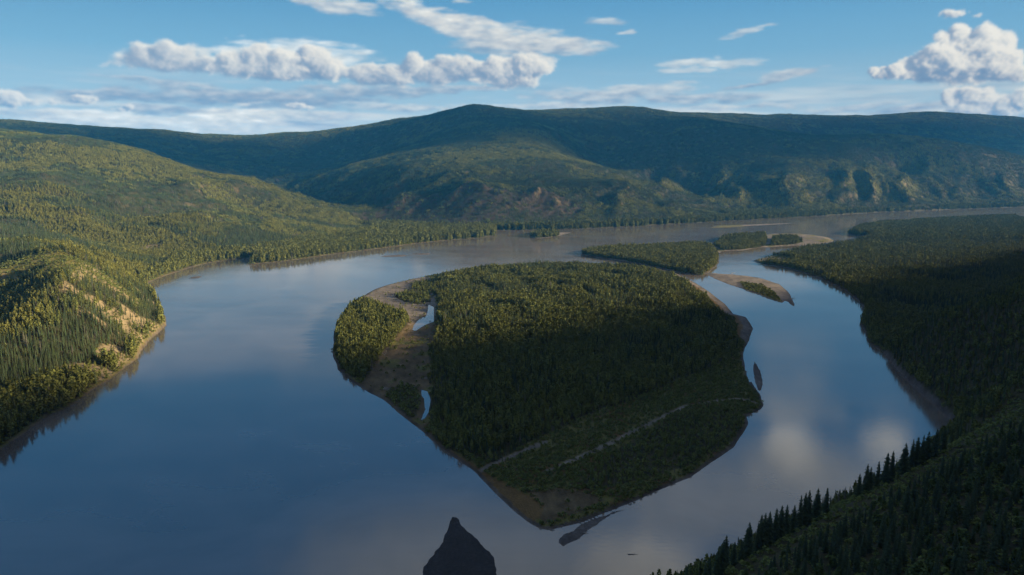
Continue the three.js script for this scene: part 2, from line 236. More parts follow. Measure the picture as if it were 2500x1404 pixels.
const BAR_GRASS = poly([[1805, 689], [1860, 697], [1890, 713], [1910, 738], [1877, 727], [1844, 714], [1818, 706]]);
const WOOD_D = [poly([[1421, 619], [1457, 627], [1535, 637], [1613, 653], [1672, 666], [1709, 672], [1728, 660], [1745, 645], [1750, 632], [1747, 618], [1730, 604], [1700, 599], [1600, 604], [1500, 608], [1432, 614]]), poly([[1748, 600], [1765, 612], [1809, 610], [1862, 602], [1868, 590], [1860, 577], [1780, 582]]), poly([[1886, 601], [1943, 597], [1950, 590], [1930, 583], [1895, 586]])];
const WOOD_ISLET = poly([[1300, 576], [1308, 581], [1320, 581], [1356, 577], [1366, 573], [1350, 569], [1318, 569]]);
const toLine = (L, x, z) => { let best = 1e9; for (let i = 1; i < L.length; i++) { const [ax, az] = L[i - 1], ex = L[i][0] - ax, ez = L[i][1] - az, t = clamp(((x - ax) * ex + (z - az) * ez) / (ex * ex + ez * ez)); best = Math.min(best, Math.hypot(x - ax - ex * t, z - az - ez * t)); } return best; };

/* ------------------------------------------------------------------ relief: heights of the hills from sightings, joined by a thin-plate surface */
const SIGHTED = [
  // left hillside: bank, bench, slopes, crest
  [0, 900, 800], [0, 800, 920], [0, 745, 1000], [120, 800, 900], [120, 900, 830], [260, 700, 1030], [200, 690, 1050], [340, 742, 1000], [382, 778, 1060], [330, 692, 1120], [90, 680, 1080], [0, 690, 1060], [0, 640, 1250], [200, 640, 1250], [310, 652, 1350], [200, 610, 1480], [0, 600, 1500], [0, 560, 1750], [0, 450, 2350], [0, 380, 2950], [0, 320, 3450], [150, 500, 2150], [150, 420, 2650], [150, 350, 3150],
  [300, 600, 1950], [300, 520, 2250], [300, 440, 2750], [300, 362, 3300], [430, 400, 3330], [430, 470, 2700], [430, 560, 2150], [560, 430, 3350], [560, 500, 2700], [560, 580, 2180], [680, 452, 3350], [680, 520, 2800], [680, 590, 2250], [770, 492, 3150], [770, 560, 2550], [850, 522, 3000], [850, 570, 2560], [910, 553, 2850],
  [-300, 320, 3500], [-300, 450, 2400], [-300, 650, 1450], [-300, 800, 950], [-300, 1000, 700],
  // valley between left hillside and central hill
  [915, 556, 2980], [800, 520, 3800], [740, 480, 4300], [690, 462, 4800], [560, 452, 4400], [430, 432, 4300], [200, 378, 4500], [0, 368, 4600],
  // far ridge on the left
  [-300, 300, 6500], [0, 304, 6500], [200, 312, 6600], [400, 322, 6800], [600, 330, 7200], [800, 320, 7300], [900, 308, 7000], [400, 360, 5900], [600, 400, 5600], [600, 360, 6300], [800, 372, 6400], [800, 400, 5900], [780, 428, 5300], [200, 335, 5600],
  // central hill
  [700, 442, 4650], [780, 426, 4550], [862, 410, 4500], [944, 391, 4600], [1025, 371, 4800], [1106, 351, 5000], [980, 474, 3350], [950, 510, 3150], [930, 545, 3000], [900, 470, 3900], [850, 460, 4200], [900, 520, 3500],
  [1100, 512, 3060], [1100, 466, 3320], [1100, 430, 3800], [1100, 400, 4200], [1250, 512, 3060], [1250, 464, 3300], [1250, 425, 3850], [1250, 380, 4400], [1250, 340, 4900], [1250, 302, 5600], [1180, 286, 6250], [1180, 268, 6650], [1110, 273, 6600], [1245, 271, 6700], [1300, 271, 6900], [1050, 283, 6700], [980, 296, 6850], [1000, 330, 6100],
  [1330, 312, 5500], [1390, 386, 4800], [1500, 411, 4500], [1600, 441, 4200], [1700, 482, 3900], [1770, 524, 3600], [1400, 512, 3120], [1400, 464, 3380], [1400, 425, 3900], [1550, 515, 3200], [1550, 462, 3550], [1660, 500, 3500],
  // valley and right mountain
  [1790, 520, 3760], [1700, 470, 4450], [1560, 420, 4950], [1440, 395, 5150], [1460, 372, 5650], [1600, 400, 5150], [1700, 420, 4800], [1820, 480, 4100], [1480, 300, 6400], [1480, 273, 7000], [1640, 276, 7300], [1640, 300, 6300], [1640, 350, 5700], [1800, 303, 6100], [1800, 360, 5300], [1850, 440, 4300], [1900, 400, 4650], [1880, 490, 3950],
  [2000, 331, 5600], [2000, 380, 4900], [2000, 430, 4350], [2000, 485, 3950], [2080, 368, 4950], [2180, 432, 4480], [2270, 497, 4080], [2150, 480, 4120], [2230, 352, 5150], [2262, 425, 4720], [2285, 488, 4300], [2215, 430, 4850], [2280, 346, 5250], [2400, 366, 5150], [2400, 410, 4850], [2400, 460, 4520], [2500, 386, 5100], [2500, 440, 4780], [2640, 430, 4950], [2900, 450, 5300],
  // far ridge on the right and land beyond
  [1760, 279, 8300], [1900, 284, 8800], [2100, 282, 9000], [2300, 277, 9000], [2500, 290, 9000], [2750, 300, 9000], [2300, 318, 7900], [2500, 330, 7900], [2100, 306, 7900],
].map(([px, py, d]) => sight(px, py, d)).concat(
  [[-2600, 330, -6000], [2700, 260, -6600], [3900, 240, -6500], [-2000, 430, -9500], [0, 520, -9500], [2500, 560, -11500], [5000, 560, -11500], [-5000, 480, -7000], [-6000, 420, -3000], [-5000, 300, -500], [-9000, 400, -9000], [0, 450, -14000], [9000, 500, -12000], [7500, 350, -7500], [6000, 40, -5800]],
  SHORE_A.filter((_, i) => i > 0).map(onWater).map(([x, z]) => [x, 1, z]));
const tps = (() => {
  const S = 1 / 1000, P = SIGHTED.map(([x, y, z]) => [x * S, z * S, y]), n = P.length, N = n + 3, M = [];
  const U = (r2) => (r2 > 1e-12 ? 0.5 * r2 * Math.log(r2) : 0);
  for (let i = 0; i < n; i++) { const row = new Float64Array(N + 1); for (let j = 0; j < n; j++) row[j] = U((P[i][0] - P[j][0]) ** 2 + (P[i][1] - P[j][1]) ** 2); row[i] += 0.002; row[n] = 1; row[n + 1] = P[i][0]; row[n + 2] = P[i][1]; row[N] = P[i][2]; M.push(row); }
  for (let k = 0; k < 3; k++) { const row = new Float64Array(N + 1); for (let j = 0; j < n; j++) row[j] = k ? P[j][k - 1] : 1; M.push(row); }
  for (let c = 0; c < N; c++) {
    let p = c; for (let r = c + 1; r < N; r++) if (Math.abs(M[r][c]) > Math.abs(M[p][c])) p = r;
    [M[c], M[p]] = [M[p], M[c]];
    for (let r = c + 1; r < N; r++) { const f = M[r][c] / M[c][c]; if (f) for (let k = c; k <= N; k++) M[r][k] -= f * M[c][k]; }
  }
  const w = new Float64Array(N);
  for (let r = N - 1; r >= 0; r--) { let s = M[r][N]; for (let k = r + 1; k < N; k++) s -= M[r][k] * w[k]; w[r] = s / M[r][r]; }
  const px = Float64Array.from(P, (p) => p[0]), pz = Float64Array.from(P, (p) => p[1]);
  return (x, z) => { x *= S; z *= S; let s = w[n] + w[n + 1] * x + w[n + 2] * z; for (let j = 0; j < n; j++) { const dx = x - px[j], dz = z - pz[j], r2 = dx * dx + dz * dz; if (r2 > 1e-12) s += w[j] * 0.5 * r2 * Math.log(r2); } return s; };
})();
// the hill that the camera hovers beside: its nose fills the lower right corner, its ridge outside the frame shades the near river
const CREST = [[-900, 1400, 470], [-200, 1000, 450], [300, 500, 430], [620, 0, 425], [900, -450, 470], [1050, -700, 425], [1150, -933, 338], [1400, -1350, 226], [1750, -1716, 188], [2050, -2050, 130], [2250, -2300, 30]];
function nearHill(x, z) {
  const s = (x - 79) * -0.52 + (z + 300) * -0.85, t = (x - 79) * 0.853 + (z + 300) * -0.52;
  const a = 63 + (t < 8 ? 0.55 * (t - 8) + 0.85 : 0.106 * t) + (s < 0 ? -0.34 * s : -0.95 * s) - 2 * Math.exp(-(s * s) / 300) + 3 * fbm(x / 60, z / 60, 3);
  let b = -1e9;
  for (let i = 1; i < CREST.length; i++) {
    const [ax, az, ah] = CREST[i - 1], [bx, bz, bh] = CREST[i], ex = bx - ax, ez = bz - az, k = clamp(((x - ax) * ex + (z - az) * ez) / (ex * ex + ez * ez));
    b = Math.max(b, lerp(ah, bh, k) - 0.74 * Math.hypot(x - ax - ex * k, z - az - ez * k));
  }
  b += 46 * fbm(x / 260 + 1, z / 260, 4);
  return Math.max(a < 160 ? a : 160 + (a - 160) * 0.2, b);
}
const KNOB = sight(1180, 257, 6600);
const REGION = { none: -1, mainland: 0, right: 1, main: 2, second: 3, bar: 4 };
function landAt(x, z, out) {                                                 // height, region and metres from the shore
  const rough = 2.2 * fbm(x / 26, z / 26, 3) + 5 * fbm(x / 110 + 9, z / 110, 2);
  let h = -3, region = -1, sd = -50;
  const sa = signed(mainland, x, z) + rough * (z < -2400 ? 1.6 : 0.8);
  if (sa > -40) {
    let v = sa * 0.2;
    if (sa > 0) {
      const t = tps(x, z) + 24 * Math.exp(-(((x - KNOB[0]) / 210) ** 4) - ((z - KNOB[2]) / 260) ** 2), hill = smooth(6, 90, t), far = smooth(-2500, -2900, z);
      const gx = x + 0.45 * z + 130 * fbm(x / 420, z / 420, 3), gully = far * hill * smooth(330, 90, t) * (0.6 + 0.4 * smooth(150, 900, x)) * (125 * (0.6 + 0.8 * fbm(x / 500, z / 500 + 3, 2)) * (Math.pow(ridged(gx / 330, z / 1100, 4), 2.6) - 0.47));
      const relief = hill * (30 * fbm(x / 480, z / 480, 4) + far * 40 * fbm(x / 950 + 3, z / 950, 2) + 7 * fbm(x / 110 + 5, z / 110, 3)) + gully + (1 - far) * hill * (14 * (ridged(x / 130 + z / 240, z / 200, 2) - 0.7) + 46 * (Math.pow(ridged(x / 420 + z / 500, z / 900 - x / 900, 3), 2) - 0.5));
      v = Math.max(Math.min(2.6, 0.28 * sa), Math.min(t + relief * smooth(0, 120, sa), 2 + 0.85 * sa));
    }
    if (v > h) { h = v; region = 0; sd = sa; }
  }
  const sr = signed(rightBank, x, z) + rough * 0.7;
  if (sr > -30) {
    let v = sr * 0.2;
    if (sr > 0) v = Math.max(Math.min(3.2 + fbm(x / 80, z / 80, 3), 0.35 * sr), Math.min(nearHill(x, z), 3 + 1.3 * sr));
    if (v > h) { h = v; region = 1; sd = sr; }
  }
  const sb = signed(ISLAND_B, x, z, 60) + rough * 0.55;
  if (sb > -30) {
    let v = sb < 0 ? sb * 0.2 : Math.min(0.16 * sb, 2.2 + 0.8 * fbm(x / 60, z / 60, 3));
    if (sb > 0) { const f = signed(FLATS, x, z, 30); if (f > 0) v = Math.min(v, lerp(1.6, 0.7 + 0.35 * fbm(x / 25, z / 25, 3), smooth(0, 10, f))); for (const P of PONDS) { const q = signed(P, x, z, 25) + rough * 0.25; if (q > -8) v = Math.min(v, q > 0 ? -0.1 - 0.1 * q : -q * 0.12); } }
    if (v > h) { h = v; region = 2; sd = sb; }
  }
  const s2 = signed(ISLAND_D, x, z, 60) + rough * 0.7;
  if (s2 > -30) { const v = s2 < 0 ? s2 * 0.2 : Math.min(0.14 * s2, 2.4); if (v > h) { h = v; region = 3; sd = s2; } }
  for (let i = 0; i < BARS.length; i++) {
    const q = signed(BARS[i].p, x, z, 40) + rough * 0.5 + 1.6 * fbm(x / 7, z / 7, 2);
    if (q > -20) { const v = BARS[i].tone === 2 ? Math.min(0.016 * q, 0.09) + 0.03 * fbm(x / 12, z / 16, 3) : q < 0 ? q * 0.15 : Math.min(0.06 * q, BARS[i].top * (1 + 0.9 * fbm(x / 14, z / 14, 3))); if (v > h) { h = v; region = 4 + i; sd = q; } }
  }
  out.h = h; out.region = region; out.sd = sd;
}

/* ------------------------------------------------------------------ the sheet of ground, fine where the valley is seen */
const AZ = [], RAD = [];
for (let a = -45; a <= 45.001; a += 0.15) AZ.push(a);
for (let a = 48; a < 314; a += 3) AZ.push(a);
for (let r = 60; r < 16000;) { RAD.push(r); r *= r < 300 ? 1.02 : r < 2600 ? 1.0048 : r < 9500 ? 1.008 : 1.03; }
const NA = AZ.length, NR = RAD.length, GH = new Float32Array(NA * NR), GREG = new Int8Array(NA * NR), GSD = new Float32Array(NA * NR), GXp = new Float32Array(NA * NR), GZp = new Float32Array(NA * NR);
{
  const o = {};
  for (let i = 0; i < NR; i++) for (let j = 0; j < NA; j++) {
    const k = i * NA + j, a = AZ[j] * Math.PI / 180, x = RAD[i] * Math.sin(a), z = -RAD[i] * Math.cos(a);
    landAt(x, z, o);
    GXp[k] = x; GZp[k] = z; GH[k] = o.h; GREG[k] = o.region; GSD[k] = o.sd;
  }
}
console.log('ground', NA * NR, Math.round(performance.now()));
const logTable = (() => { const L = RAD.map(Math.log); return (r) => { const l = Math.log(r); let a = 0, b = NR - 1; while (b - a > 1) { const m = (a + b) >> 1; if (L[m] <= l) a = m; else b = m; } return a; }; })();
function groundAt(x, z, out) {                                               // within the fine sector only
  const r = Math.hypot(x, z), az = Math.atan2(x, -z) * 180 / Math.PI, fj = clamp((az + 45) / 0.15, 0, 599.999), j = Math.floor(fj), i = logTable(r), ti = clamp((r - RAD[i]) / (RAD[i + 1] - RAD[i])), tj = fj - j, k = i * NA + j;
  const h00 = GH[k], h01 = GH[k + 1], h10 = GH[k + NA], h11 = GH[k + NA + 1];
  out.h = lerp(lerp(h00, h01, tj), lerp(h10, h11, tj), ti);
  const q = k + (tj > 0.5 ? 1 : 0) + (ti > 0.5 ? NA : 0);
  out.region = GREG[q]; out.sd = GSD[q];
  const dr = RAD[i + 1] - RAD[i], da = 0.15 * Math.PI / 180 * r, gr = (lerp(h10, h11, tj) - lerp(h00, h01, tj)) / dr, ga = (lerp(h01, h11, ti) - lerp(h00, h10, ti)) / da, sa = x / r, ca = -z / r;
  out.gx = gr * sa + ga * ca; out.gz = -gr * ca + ga * sa; out.slope = Math.hypot(gr, ga);
}

/* ------------------------------------------------------------------ what grows where */
const spot = (px, py, d, rx, rz) => { const p = sight(px, py, d); return [p[0], p[2], rx, rz]; };
const inSpot = (s, x, z) => 1 - ((x - s[0]) / s[2]) ** 2 - ((z - s[1]) / s[3]) ** 2;
const MEADOW = spot(90, 672, 1130, 170, 85), BURN = [spot(1080, 510, 3100, 330, 260), spot(1000, 530, 3050, 200, 150), spot(1330, 515, 3150, 170, 160)], ASPEN = [spot(1250, 382, 4420, 520, 170), spot(1320, 330, 5100, 300, 260), spot(500, 415, 3200, 420, 130), spot(760, 520, 2900, 260, 130), spot(280, 380, 3000, 400, 120), spot(2100, 455, 4250, 420, 120), spot(300, 570, 2000, 240, 120)], BROWN = [spot(1700, 360, 5400, 800, 700), spot(900, 345, 6300, 500, 400), spot(600, 545, 2450, 60, 60), spot(700, 530, 2700, 60, 80)];
const TONGUE = spot(1872, 634, 1925, 68, 75);
const BARE = [spot(215, 860, 835, 44, 36), spot(305, 872, 893, 26, 26), spot(340, 760, 1002, 34, 34), spot(390, 790, 1085, 28, 34), spot(270, 770, 907, 20, 34), spot(285, 705, 1020, 22, 34), spot(365, 590, 1960, 30, 70)];
function cover(x, z, g) {                                                    // what covers the ground at a place: kind of ground and what stands on it
  const d = -z, n1 = fbm(x / 170 + 3, z / 170, 4), n2 = fbm(x / 45 + 8, z / 45 + 2, 3), n0 = fbm(x / 620 + 5, z / 380, 3), r = { ground: 'forest', trees: 0, spruce: 0.5, tall: 1, shrub: 0, aspen: 0 };
  if (g.region === 8) { r.ground = 'ooze'; return r; }
  if (g.h < 0.15) { if (d < 2450 || g.region > 0) r.ground = 'mud'; return r; }
  if (g.region === 0) {
    if (d < 2500 && g.sd < 3.4) { r.ground = g.sd < 1.2 ? 'flat' : 'grass'; r.shrub = g.sd > 1.6 ? 0.8 : 0; return r; }
    r.trees = 1; r.spruce = clamp(0.84 + 1.6 * n1 + 2.2 * n0); r.aspen = smooth(0.0, 0.3, -n1 - n0); r.tall = 1 + 0.5 * n2;
    if (g.h < 9) { r.spruce = 0.12; r.tall = 1.25; r.aspen = 0.5; }
    const m = inSpot(MEADOW, x, z) + 0.7 * n2; if (m > 0) { r.ground = 'grass'; r.trees = m > 0.35 ? 0.05 : 0.3; r.shrub = 0.55; r.tall = 0.6; }
    for (const s of BURN) if (g.h > 6 && inSpot(s, x, z) + 0.9 * n2 > 0) { r.ground = 'burn'; r.trees = 0.9; r.spruce = 0.95; r.tall = 0.85; }
    for (const s of BROWN) if (inSpot(s, x, z) + 1.2 * n1 > 0) { r.trees = Math.min(r.trees, 0.85); r.spruce = 0.95; r.tall = 0.8; }
    for (const s of ASPEN) if (inSpot(s, x, z) + 1.1 * n1 + 0.6 * n2 > 0.1) { r.aspen = 1; r.spruce = 0.1; }
    for (const s of BARE) if (inSpot(s, x, z) + 0.9 * n2 > 0.38) { r.ground = 'rock'; r.trees = 0.3; r.shrub = 0.3; r.tall = 0.6; }
    if (d < 1600 && g.slope > 0.72 && n2 > 0.1) { r.ground = 'rock'; r.trees = Math.min(r.trees, 0.3); r.tall = 0.8; }
    if (d > 2600 && g.slope > 0.55 && n2 > 0.2) { r.ground = 'flat'; r.trees *= 0.55; }
  } else if (g.region === 1) {
    if (g.h > 14 && d < 900) { r.trees = 0.8; r.spruce = 0.6; r.tall = 0.7; r.shrub = 0.8; return r; }
    if (g.sd < 1.6) { r.ground = 'mud'; return r; }
    const tongue = inSpot(TONGUE, x, z) + 0.4 * n2;
    if (tongue > 0) { r.ground = tongue > 0.2 ? 'sand' : 'grass'; r.shrub = 0.25; return r; }
    r.trees = 1; r.spruce = clamp(0.35 + 1.4 * n1); r.tall = 0.85 + 0.4 * n2; r.aspen = 0.35;
    const lane = ridged(x / 420 + 2, z / 150, 2); if (lane > 0.9 && d > 900) { r.trees = 0.1; r.shrub = 0.6; r.ground = 'grass'; }
  } else if (g.region === 2) {
    if (g.sd < 3.5) { r.ground = 'wet'; return r; }
    if (within(WOOD_C, x, z)) { r.trees = 1; r.spruce = 0.12; r.tall = 0.82 + 0.3 * n2; r.aspen = 0.3; return r; }
    for (const c of CLUMPS) if (within(c, x, z)) { r.trees = 0.9; r.spruce = 0.1; r.tall = 0.6; return r; }
    if (within(THICKET, x, z)) { r.shrub = 0.8; return r; }
    const e = signed(WOOD_B, x, z, 60) + 10 * n2 + 12 * n1;
    if (e > 0) {
      const swale = ridged(x / 150 + 0.45 * z / 150, z / 330 + 4, 2);
      r.trees = 1; r.spruce = clamp(0.2 + 1.5 * n1); r.tall = (0.88 + 0.85 * fbm(x / 62, z / 62 + 40, 3)) * (e < 14 ? 0.8 : 1); r.aspen = 0.25 + 0.5 * n2;
      if (swale > 0.9) { r.trees = 0.3; r.shrub = 0.8; r.tall *= 0.6; }
      return r;
    }
    if (signed(FLATS, x, z, 30) + 3 * n2 > 0) { const back = smooth(-1130, -1230, z); r.ground = n2 > 0.34 - 0.75 * back ? 'sand' : 'flat'; r.shrub = 0.05; if (n2 < -0.2 && back < 0.5) { r.ground = 'grass'; r.shrub = 0.2; } return r; }
    const t = Math.min(toLine(TRACK, x, z), toLine(TRACK2, x, z)) + 2 * n2;
    if (t < 2.8) { r.ground = 'sand'; return r; }
    if (within(WOOD_FRONT, x, z)) { r.trees = n1 + n2 > -0.1 ? 0.6 : 0.15; r.spruce = 0.06; r.tall = 0.4 + 0.3 * n2; r.shrub = 0.8; return r; }
    if (within(TIP, x, z) && n2 > -0.12) { r.ground = 'flat'; r.shrub = 0.25 - n2; return r; }
    if (signed(RUST, x, z, 20) + 3 * n2 > 0) { r.ground = 'rust'; return r; }
    if (x > 330 && g.sd < 22 && z < -640) { r.ground = g.sd < 14 ? 'gravel' : 'rust'; return r; }
    if (g.sd < 4 + 3 * n2) { r.ground = 'wet'; return r; }
    r.ground = n2 > 0.12 ? 'rust' : 'grass'; r.shrub = clamp(0.85 + 1.2 * n1 + n2); r.thick = 1; r.trees = e > -25 ? 0.16 : 0.04; r.tall = 0.45; r.spruce = 0.1;
  } else if (g.region === 3) {
    for (const w of WOOD_D) if (signed(w, x, z, 30) + 5 * n2 > -5) { r.trees = 1; r.spruce = clamp(0.1 + n1); r.tall = 0.95 + 0.4 * n2; r.aspen = 0.6; return r; }
    r.ground = g.sd < 3 ? 'wet' : n2 > 0.12 ? 'grass' : n1 > 0 ? 'gravel' : 'sand'; r.shrub = r.ground === 'grass' ? 0.3 : 0;
  } else {
    const b = BARS[g.region - 4];
    r.ground = ['sand', g.sd > 3 && n2 > 0.05 ? 'gravel' : g.sd < 1.5 ? 'ooze' : 'mud', 'ooze'][b.tone];
    if (g.region === 4) { if (signed(BAR_GRASS, x, z, 20) + 2 * n2 > 0) { r.ground = 'grass'; r.shrub = 0.9; } else r.ground = n2 > 0.05 ? 'gravel' : 'sand'; }
    if (b.name === 'island' && within(WOOD_ISLET, x, z)) { r.ground = 'forest'; r.trees = 1; r.spruce = 0.05; r.aspen = 0.9; r.tall = 0.9; }
    if (g.region === 5 && x < sight(1815, 552)[0] && g.sd > 3) { r.ground = 'grass'; r.shrub = 0.7; }
  }
  return r;
}
const SOIL = { forest: [0.05, 0.047, 0.024], grass: [0.105, 0.1, 0.034], sand: [0.145, 0.128, 0.11], wet: [0.07, 0.058, 0.046], mud: [0.085, 0.075, 0.07], flat: [0.095, 0.072, 0.04], rust: [0.115, 0.075, 0.032], gravel: [0.115, 0.102, 0.092], rock: [0.175, 0.142, 0.085], burn: [0.05, 0.037, 0.028], ooze: [0.034, 0.033, 0.034] };

/* ------------------------------------------------------------------ textures and materials */
function noiseMap(size, fn, srgb = false) {
  const d = new Uint8Array(size * size * 4);
  for (let y = 0; y < size; y++) for (let x = 0; x < size; x++) { const v = fn(x / size, y / size), o = (y * size + x) * 4; for (let c = 0; c < 3; c++) d[o + c] = 255 * clamp(Array.isArray(v) ? v[c] : v); d[o + 3] = 255; }
  const t = new THREE.DataTexture(d, size, size); t.wrapS = t.wrapT = THREE.RepeatWrapping; t.magFilter = THREE.LinearFilter; t.minFilter = THREE.LinearMipmapLinearFilter; if (srgb) t.colorSpace = THREE.SRGBColorSpace; t.needsUpdate = true;
  return t;
}
function tiled(fn) { return (u, v) => { const a = fn(u, v), b = fn(u - 1, v), c = fn(u, v - 1), d = fn(u - 1, v - 1); return lerp(lerp(a, b, u), lerp(c, d, u), v); }; }
const earthGrain = noiseMap(512, tiled((u, v) => 0.78 + 0.5 * fbm(u * 24, v * 24, 4)), false);
earthGrain.repeat.set(1 / 60, 1 / 60);
const earthBump = noiseMap(512, tiled((u, v) => 0.5 + 0.6 * fbm(u * 30 + 7, v * 30, 4)));
earthBump.repeat.set(1 / 40, 1 / 40);
const earth = new THREE.MeshPhysicalMaterial({ specularIntensity: 0.25, name: 'earth', color: 0xffffff, vertexColors: true, roughness: 0.95, map: earthGrain, bumpMap: earthBump, bumpScale: 0.6 });
const ripple = noiseMap(1024, tiled((u, v) => 0.5 + 0.45 * fbm(u * 26, v * 40, 5)));
ripple.repeat.set(1 / 160, 1 / 160);
const silt = noiseMap(512, tiled((u, v) => { const n = fbm(u * 5 + 2 * fbm(u * 3, v * 3, 2), v * 9, 5); return 0.8 + 0.6 * n; }), false);
silt.repeat.set(1 / 620, 1 / 620);
const breeze = noiseMap(512, tiled((u, v) => 0.1 + 0.09 * fbm(u * 6 + 1.5 * fbm(u * 2, v * 2, 2), v * 14, 5)));
breeze.repeat.set(1 / 1300, 1 / 1300);
const riverMat = new THREE.MeshPhysicalMaterial({ name: 'silty river water', color: new THREE.Color().setRGB(0.125, 0.108, 0.096), map: silt, roughness: 1, roughnessMap: breeze, ior: 2.0, bumpMap: ripple, bumpScale: 0.05 });
const leaf = new THREE.MeshPhysicalMaterial({ name: 'foliage', color: 0xffffff, vertexColors: true, roughness: 0.85, specularIntensity: 0.3, side: THREE.DoubleSide });

/* ------------------------------------------------------------------ naming */
const used = new Map();
const numbered = (name) => { const n = used.get(name) ?? 0; used.set(name, n + 1); return n ? `${name}_${String(n).padStart(3, '0')}` : name; };
function tag(o, name, label, category, kind, group) {
  o.name = numbered(name);
  Object.assign(o.userData, { label, category });
  if (kind) o.userData.kind = kind;
  if (group) o.userData.group = group;
  scene.add(o);
  return o;
}
const shade = (o) => { o.castShadow = true; o.receiveShadow = true; return o; };

/* ------------------------------------------------------------------ ground meshes, one for each piece of land */
{
  const col = new Float32Array(NA * NR * 3), nor = new Float32Array(NA * NR * 3), g = {};
  for (let i = 0; i < NR; i++) for (let j = 0; j < NA; j++) {
    const k = i * NA + j, ip = Math.min(NR - 1, i + 1), im = Math.max(0, i - 1), jp = (j + 1) % NA, jm = (j + NA - 1) % NA;
    const a = ip * NA + j, b = im * NA + j, c = i * NA + jp, e = i * NA + jm;
    const ux = GXp[a] - GXp[b], uy = GH[a] - GH[b], uz = GZp[a] - GZp[b], vx = GXp[c] - GXp[e], vy = GH[c] - GH[e], vz = GZp[c] - GZp[e];
    let nx = vy * uz - vz * uy, ny = vz * ux - vx * uz, nz = vx * uy - vy * ux; const l = Math.hypot(nx, ny, nz) * (ny < 0 ? -1 : 1) || 1;
    nor[k * 3] = nx / l; nor[k * 3 + 1] = ny / l; nor[k * 3 + 2] = nz / l;
    g.h = GH[k]; g.region = GREG[k]; g.sd = GSD[k]; g.slope = Math.sqrt(Math.max(0, 1 - (ny / l) ** 2)) / Math.max(0.05, ny / l);
    const x = GXp[k], z = GZp[k], s = GH[k] > -1 ? SOIL[cover(x, z, g).ground] : z < -2450 ? SOIL.forest : GREG[k] === 8 ? SOIL.ooze : SOIL.mud, v = 1 + 0.35 * fbm(x / 14, z / 14, 3) + 0.3 * fbm(x / 60 + 30, z / 60, 2);
    const grit = s === SOIL.sand || s === SOIL.gravel || s === SOIL.flat || s === SOIL.wet || s === SOIL.mud ? 0.75 * fbm(x / 7 + 60, z / 16, 3) + 0.5 * fbm(x / 33, z / 33 + 12, 3) : 0;
    for (let q = 0; q < 3; q++) col[k * 3 + q] = s[q] * (v + grit);
  }
  const valleyL = poly([], [[915, 2950], [800, 3750], [740, 4300], [690, 4800], [560, 4450], [430, 4300], [200, 4500], [-300, 4600], [-2200, 4600]].map(([px, d]) => [sight(px, 400, d)[0], -d]).concat([[-9000, 0], [-2000, 500], [-150, -1200], [200, -2400], [0, -2760], [-450, -2840]]));
  const valleyR = poly([], [[1790, 3600], [1700, 4450], [1560, 4950], [1440, 5200], [1330, 5700], [1300, 7600], [1640, 7700], [2000, 6700], [2600, 6300], [3400, 6300]].map(([px, d]) => [sight(px, 400, d)[0], -d]).concat([[9000, -6000], [9000, -3000], [1500, -2600], [1000, -3000]]));
  const middle = poly([], [[915, 2950], [800, 3750], [740, 4300], [690, 4900], [850, 5000], [1000, 5700], [1040, 7400], [1300, 7600], [1330, 5700], [1440, 5200], [1560, 4950], [1700, 4450], [1790, 3600]].map(([px, d]) => [sight(px, 400, d)[0], -d]).concat([[1000, -3000], [500, -2500], [-100, -2800]]));
  const PIECES = [
    ['left_hillside', 'sunlit forested hillside rising from the left river bank', 'hillside'], ['central_hill', 'broad forested hill with a brown bluff above the far river bend', 'hill'], ['right_mountain', 'long dark mountain with gullied bluffs along the far right shore', 'mountain'], ['far_ridge', 'distant blue forested ridges forming the skyline', 'ridge'],
    ['right_bank', 'flat wooded land on the right side of the river', 'river bank'], ['near_hillside', 'dark shaded hillside filling the lower right corner', 'hillside'], ['island', 'large diamond-shaped wooded island in the middle of the river', 'island'], ['island', 'long low wooded island beyond the large one', 'island'], ...BARS.map((b) => [b.name, b.label, b.name])];
  const bins = PIECES.map(() => []);
  const pieceOf = (k) => {
    const r = GREG[k], x = GXp[k], z = GZp[k];
    if (r === 0) return within(valleyL, x, z) ? 0 : within(middle, x, z) ? 1 : within(valleyR, x, z) ? 2 : 3;
    if (r === 1) return GH[k] > 9 ? 5 : 4;
    return r + 4;
  };
  const home = new Int8Array(NA * NR); for (let k = 0; k < NA * NR; k++) home[k] = GREG[k] < 0 ? -1 : pieceOf(k);
  for (let i = 0; i < NR - 1; i++) for (let j = 0; j < NA; j++) {
    const a = i * NA + j, b = i * NA + (j + 1) % NA, c = a + NA, d = (i + 1) * NA + (j + 1) % NA;
    for (const [p, q, r] of [[a, b, c], [b, d, c]]) {
      if (Math.max(GH[p], GH[q], GH[r]) < -0.4) continue;
      let top = p; if (GH[q] > GH[top]) top = q; if (GH[r] > GH[top]) top = r;
      if (home[top] >= 0) bins[home[top]].push(p, q, r);
    }
  }
  // the ground under the camera closes the sheet
  const map = new Int32Array(NA * NR);
  PIECES.forEach(([name, label, category], n) => {
    if (!bins[n].length) { console.log('no ground for', label); return; }
    map.fill(-1);
    const index = new Uint32Array(bins[n].length), keep = [];
    bins[n].forEach((k, i) => { if (map[k] < 0) { map[k] = keep.length; keep.push(k); } index[i] = map[k]; });
    const P = new Float32Array(keep.length * 3), N = new Float32Array(keep.length * 3), C = new Float32Array(keep.length * 3), UV = new Float32Array(keep.length * 2);
    keep.forEach((k, i) => { P[i * 3] = GXp[k]; P[i * 3 + 1] = GH[k]; P[i * 3 + 2] = GZp[k]; for (let q = 0; q < 3; q++) { N[i * 3 + q] = nor[k * 3 + q]; C[i * 3 + q] = col[k * 3 + q]; } UV[i * 2] = GXp[k]; UV[i * 2 + 1] = GZp[k]; });
    const geo = new THREE.BufferGeometry();
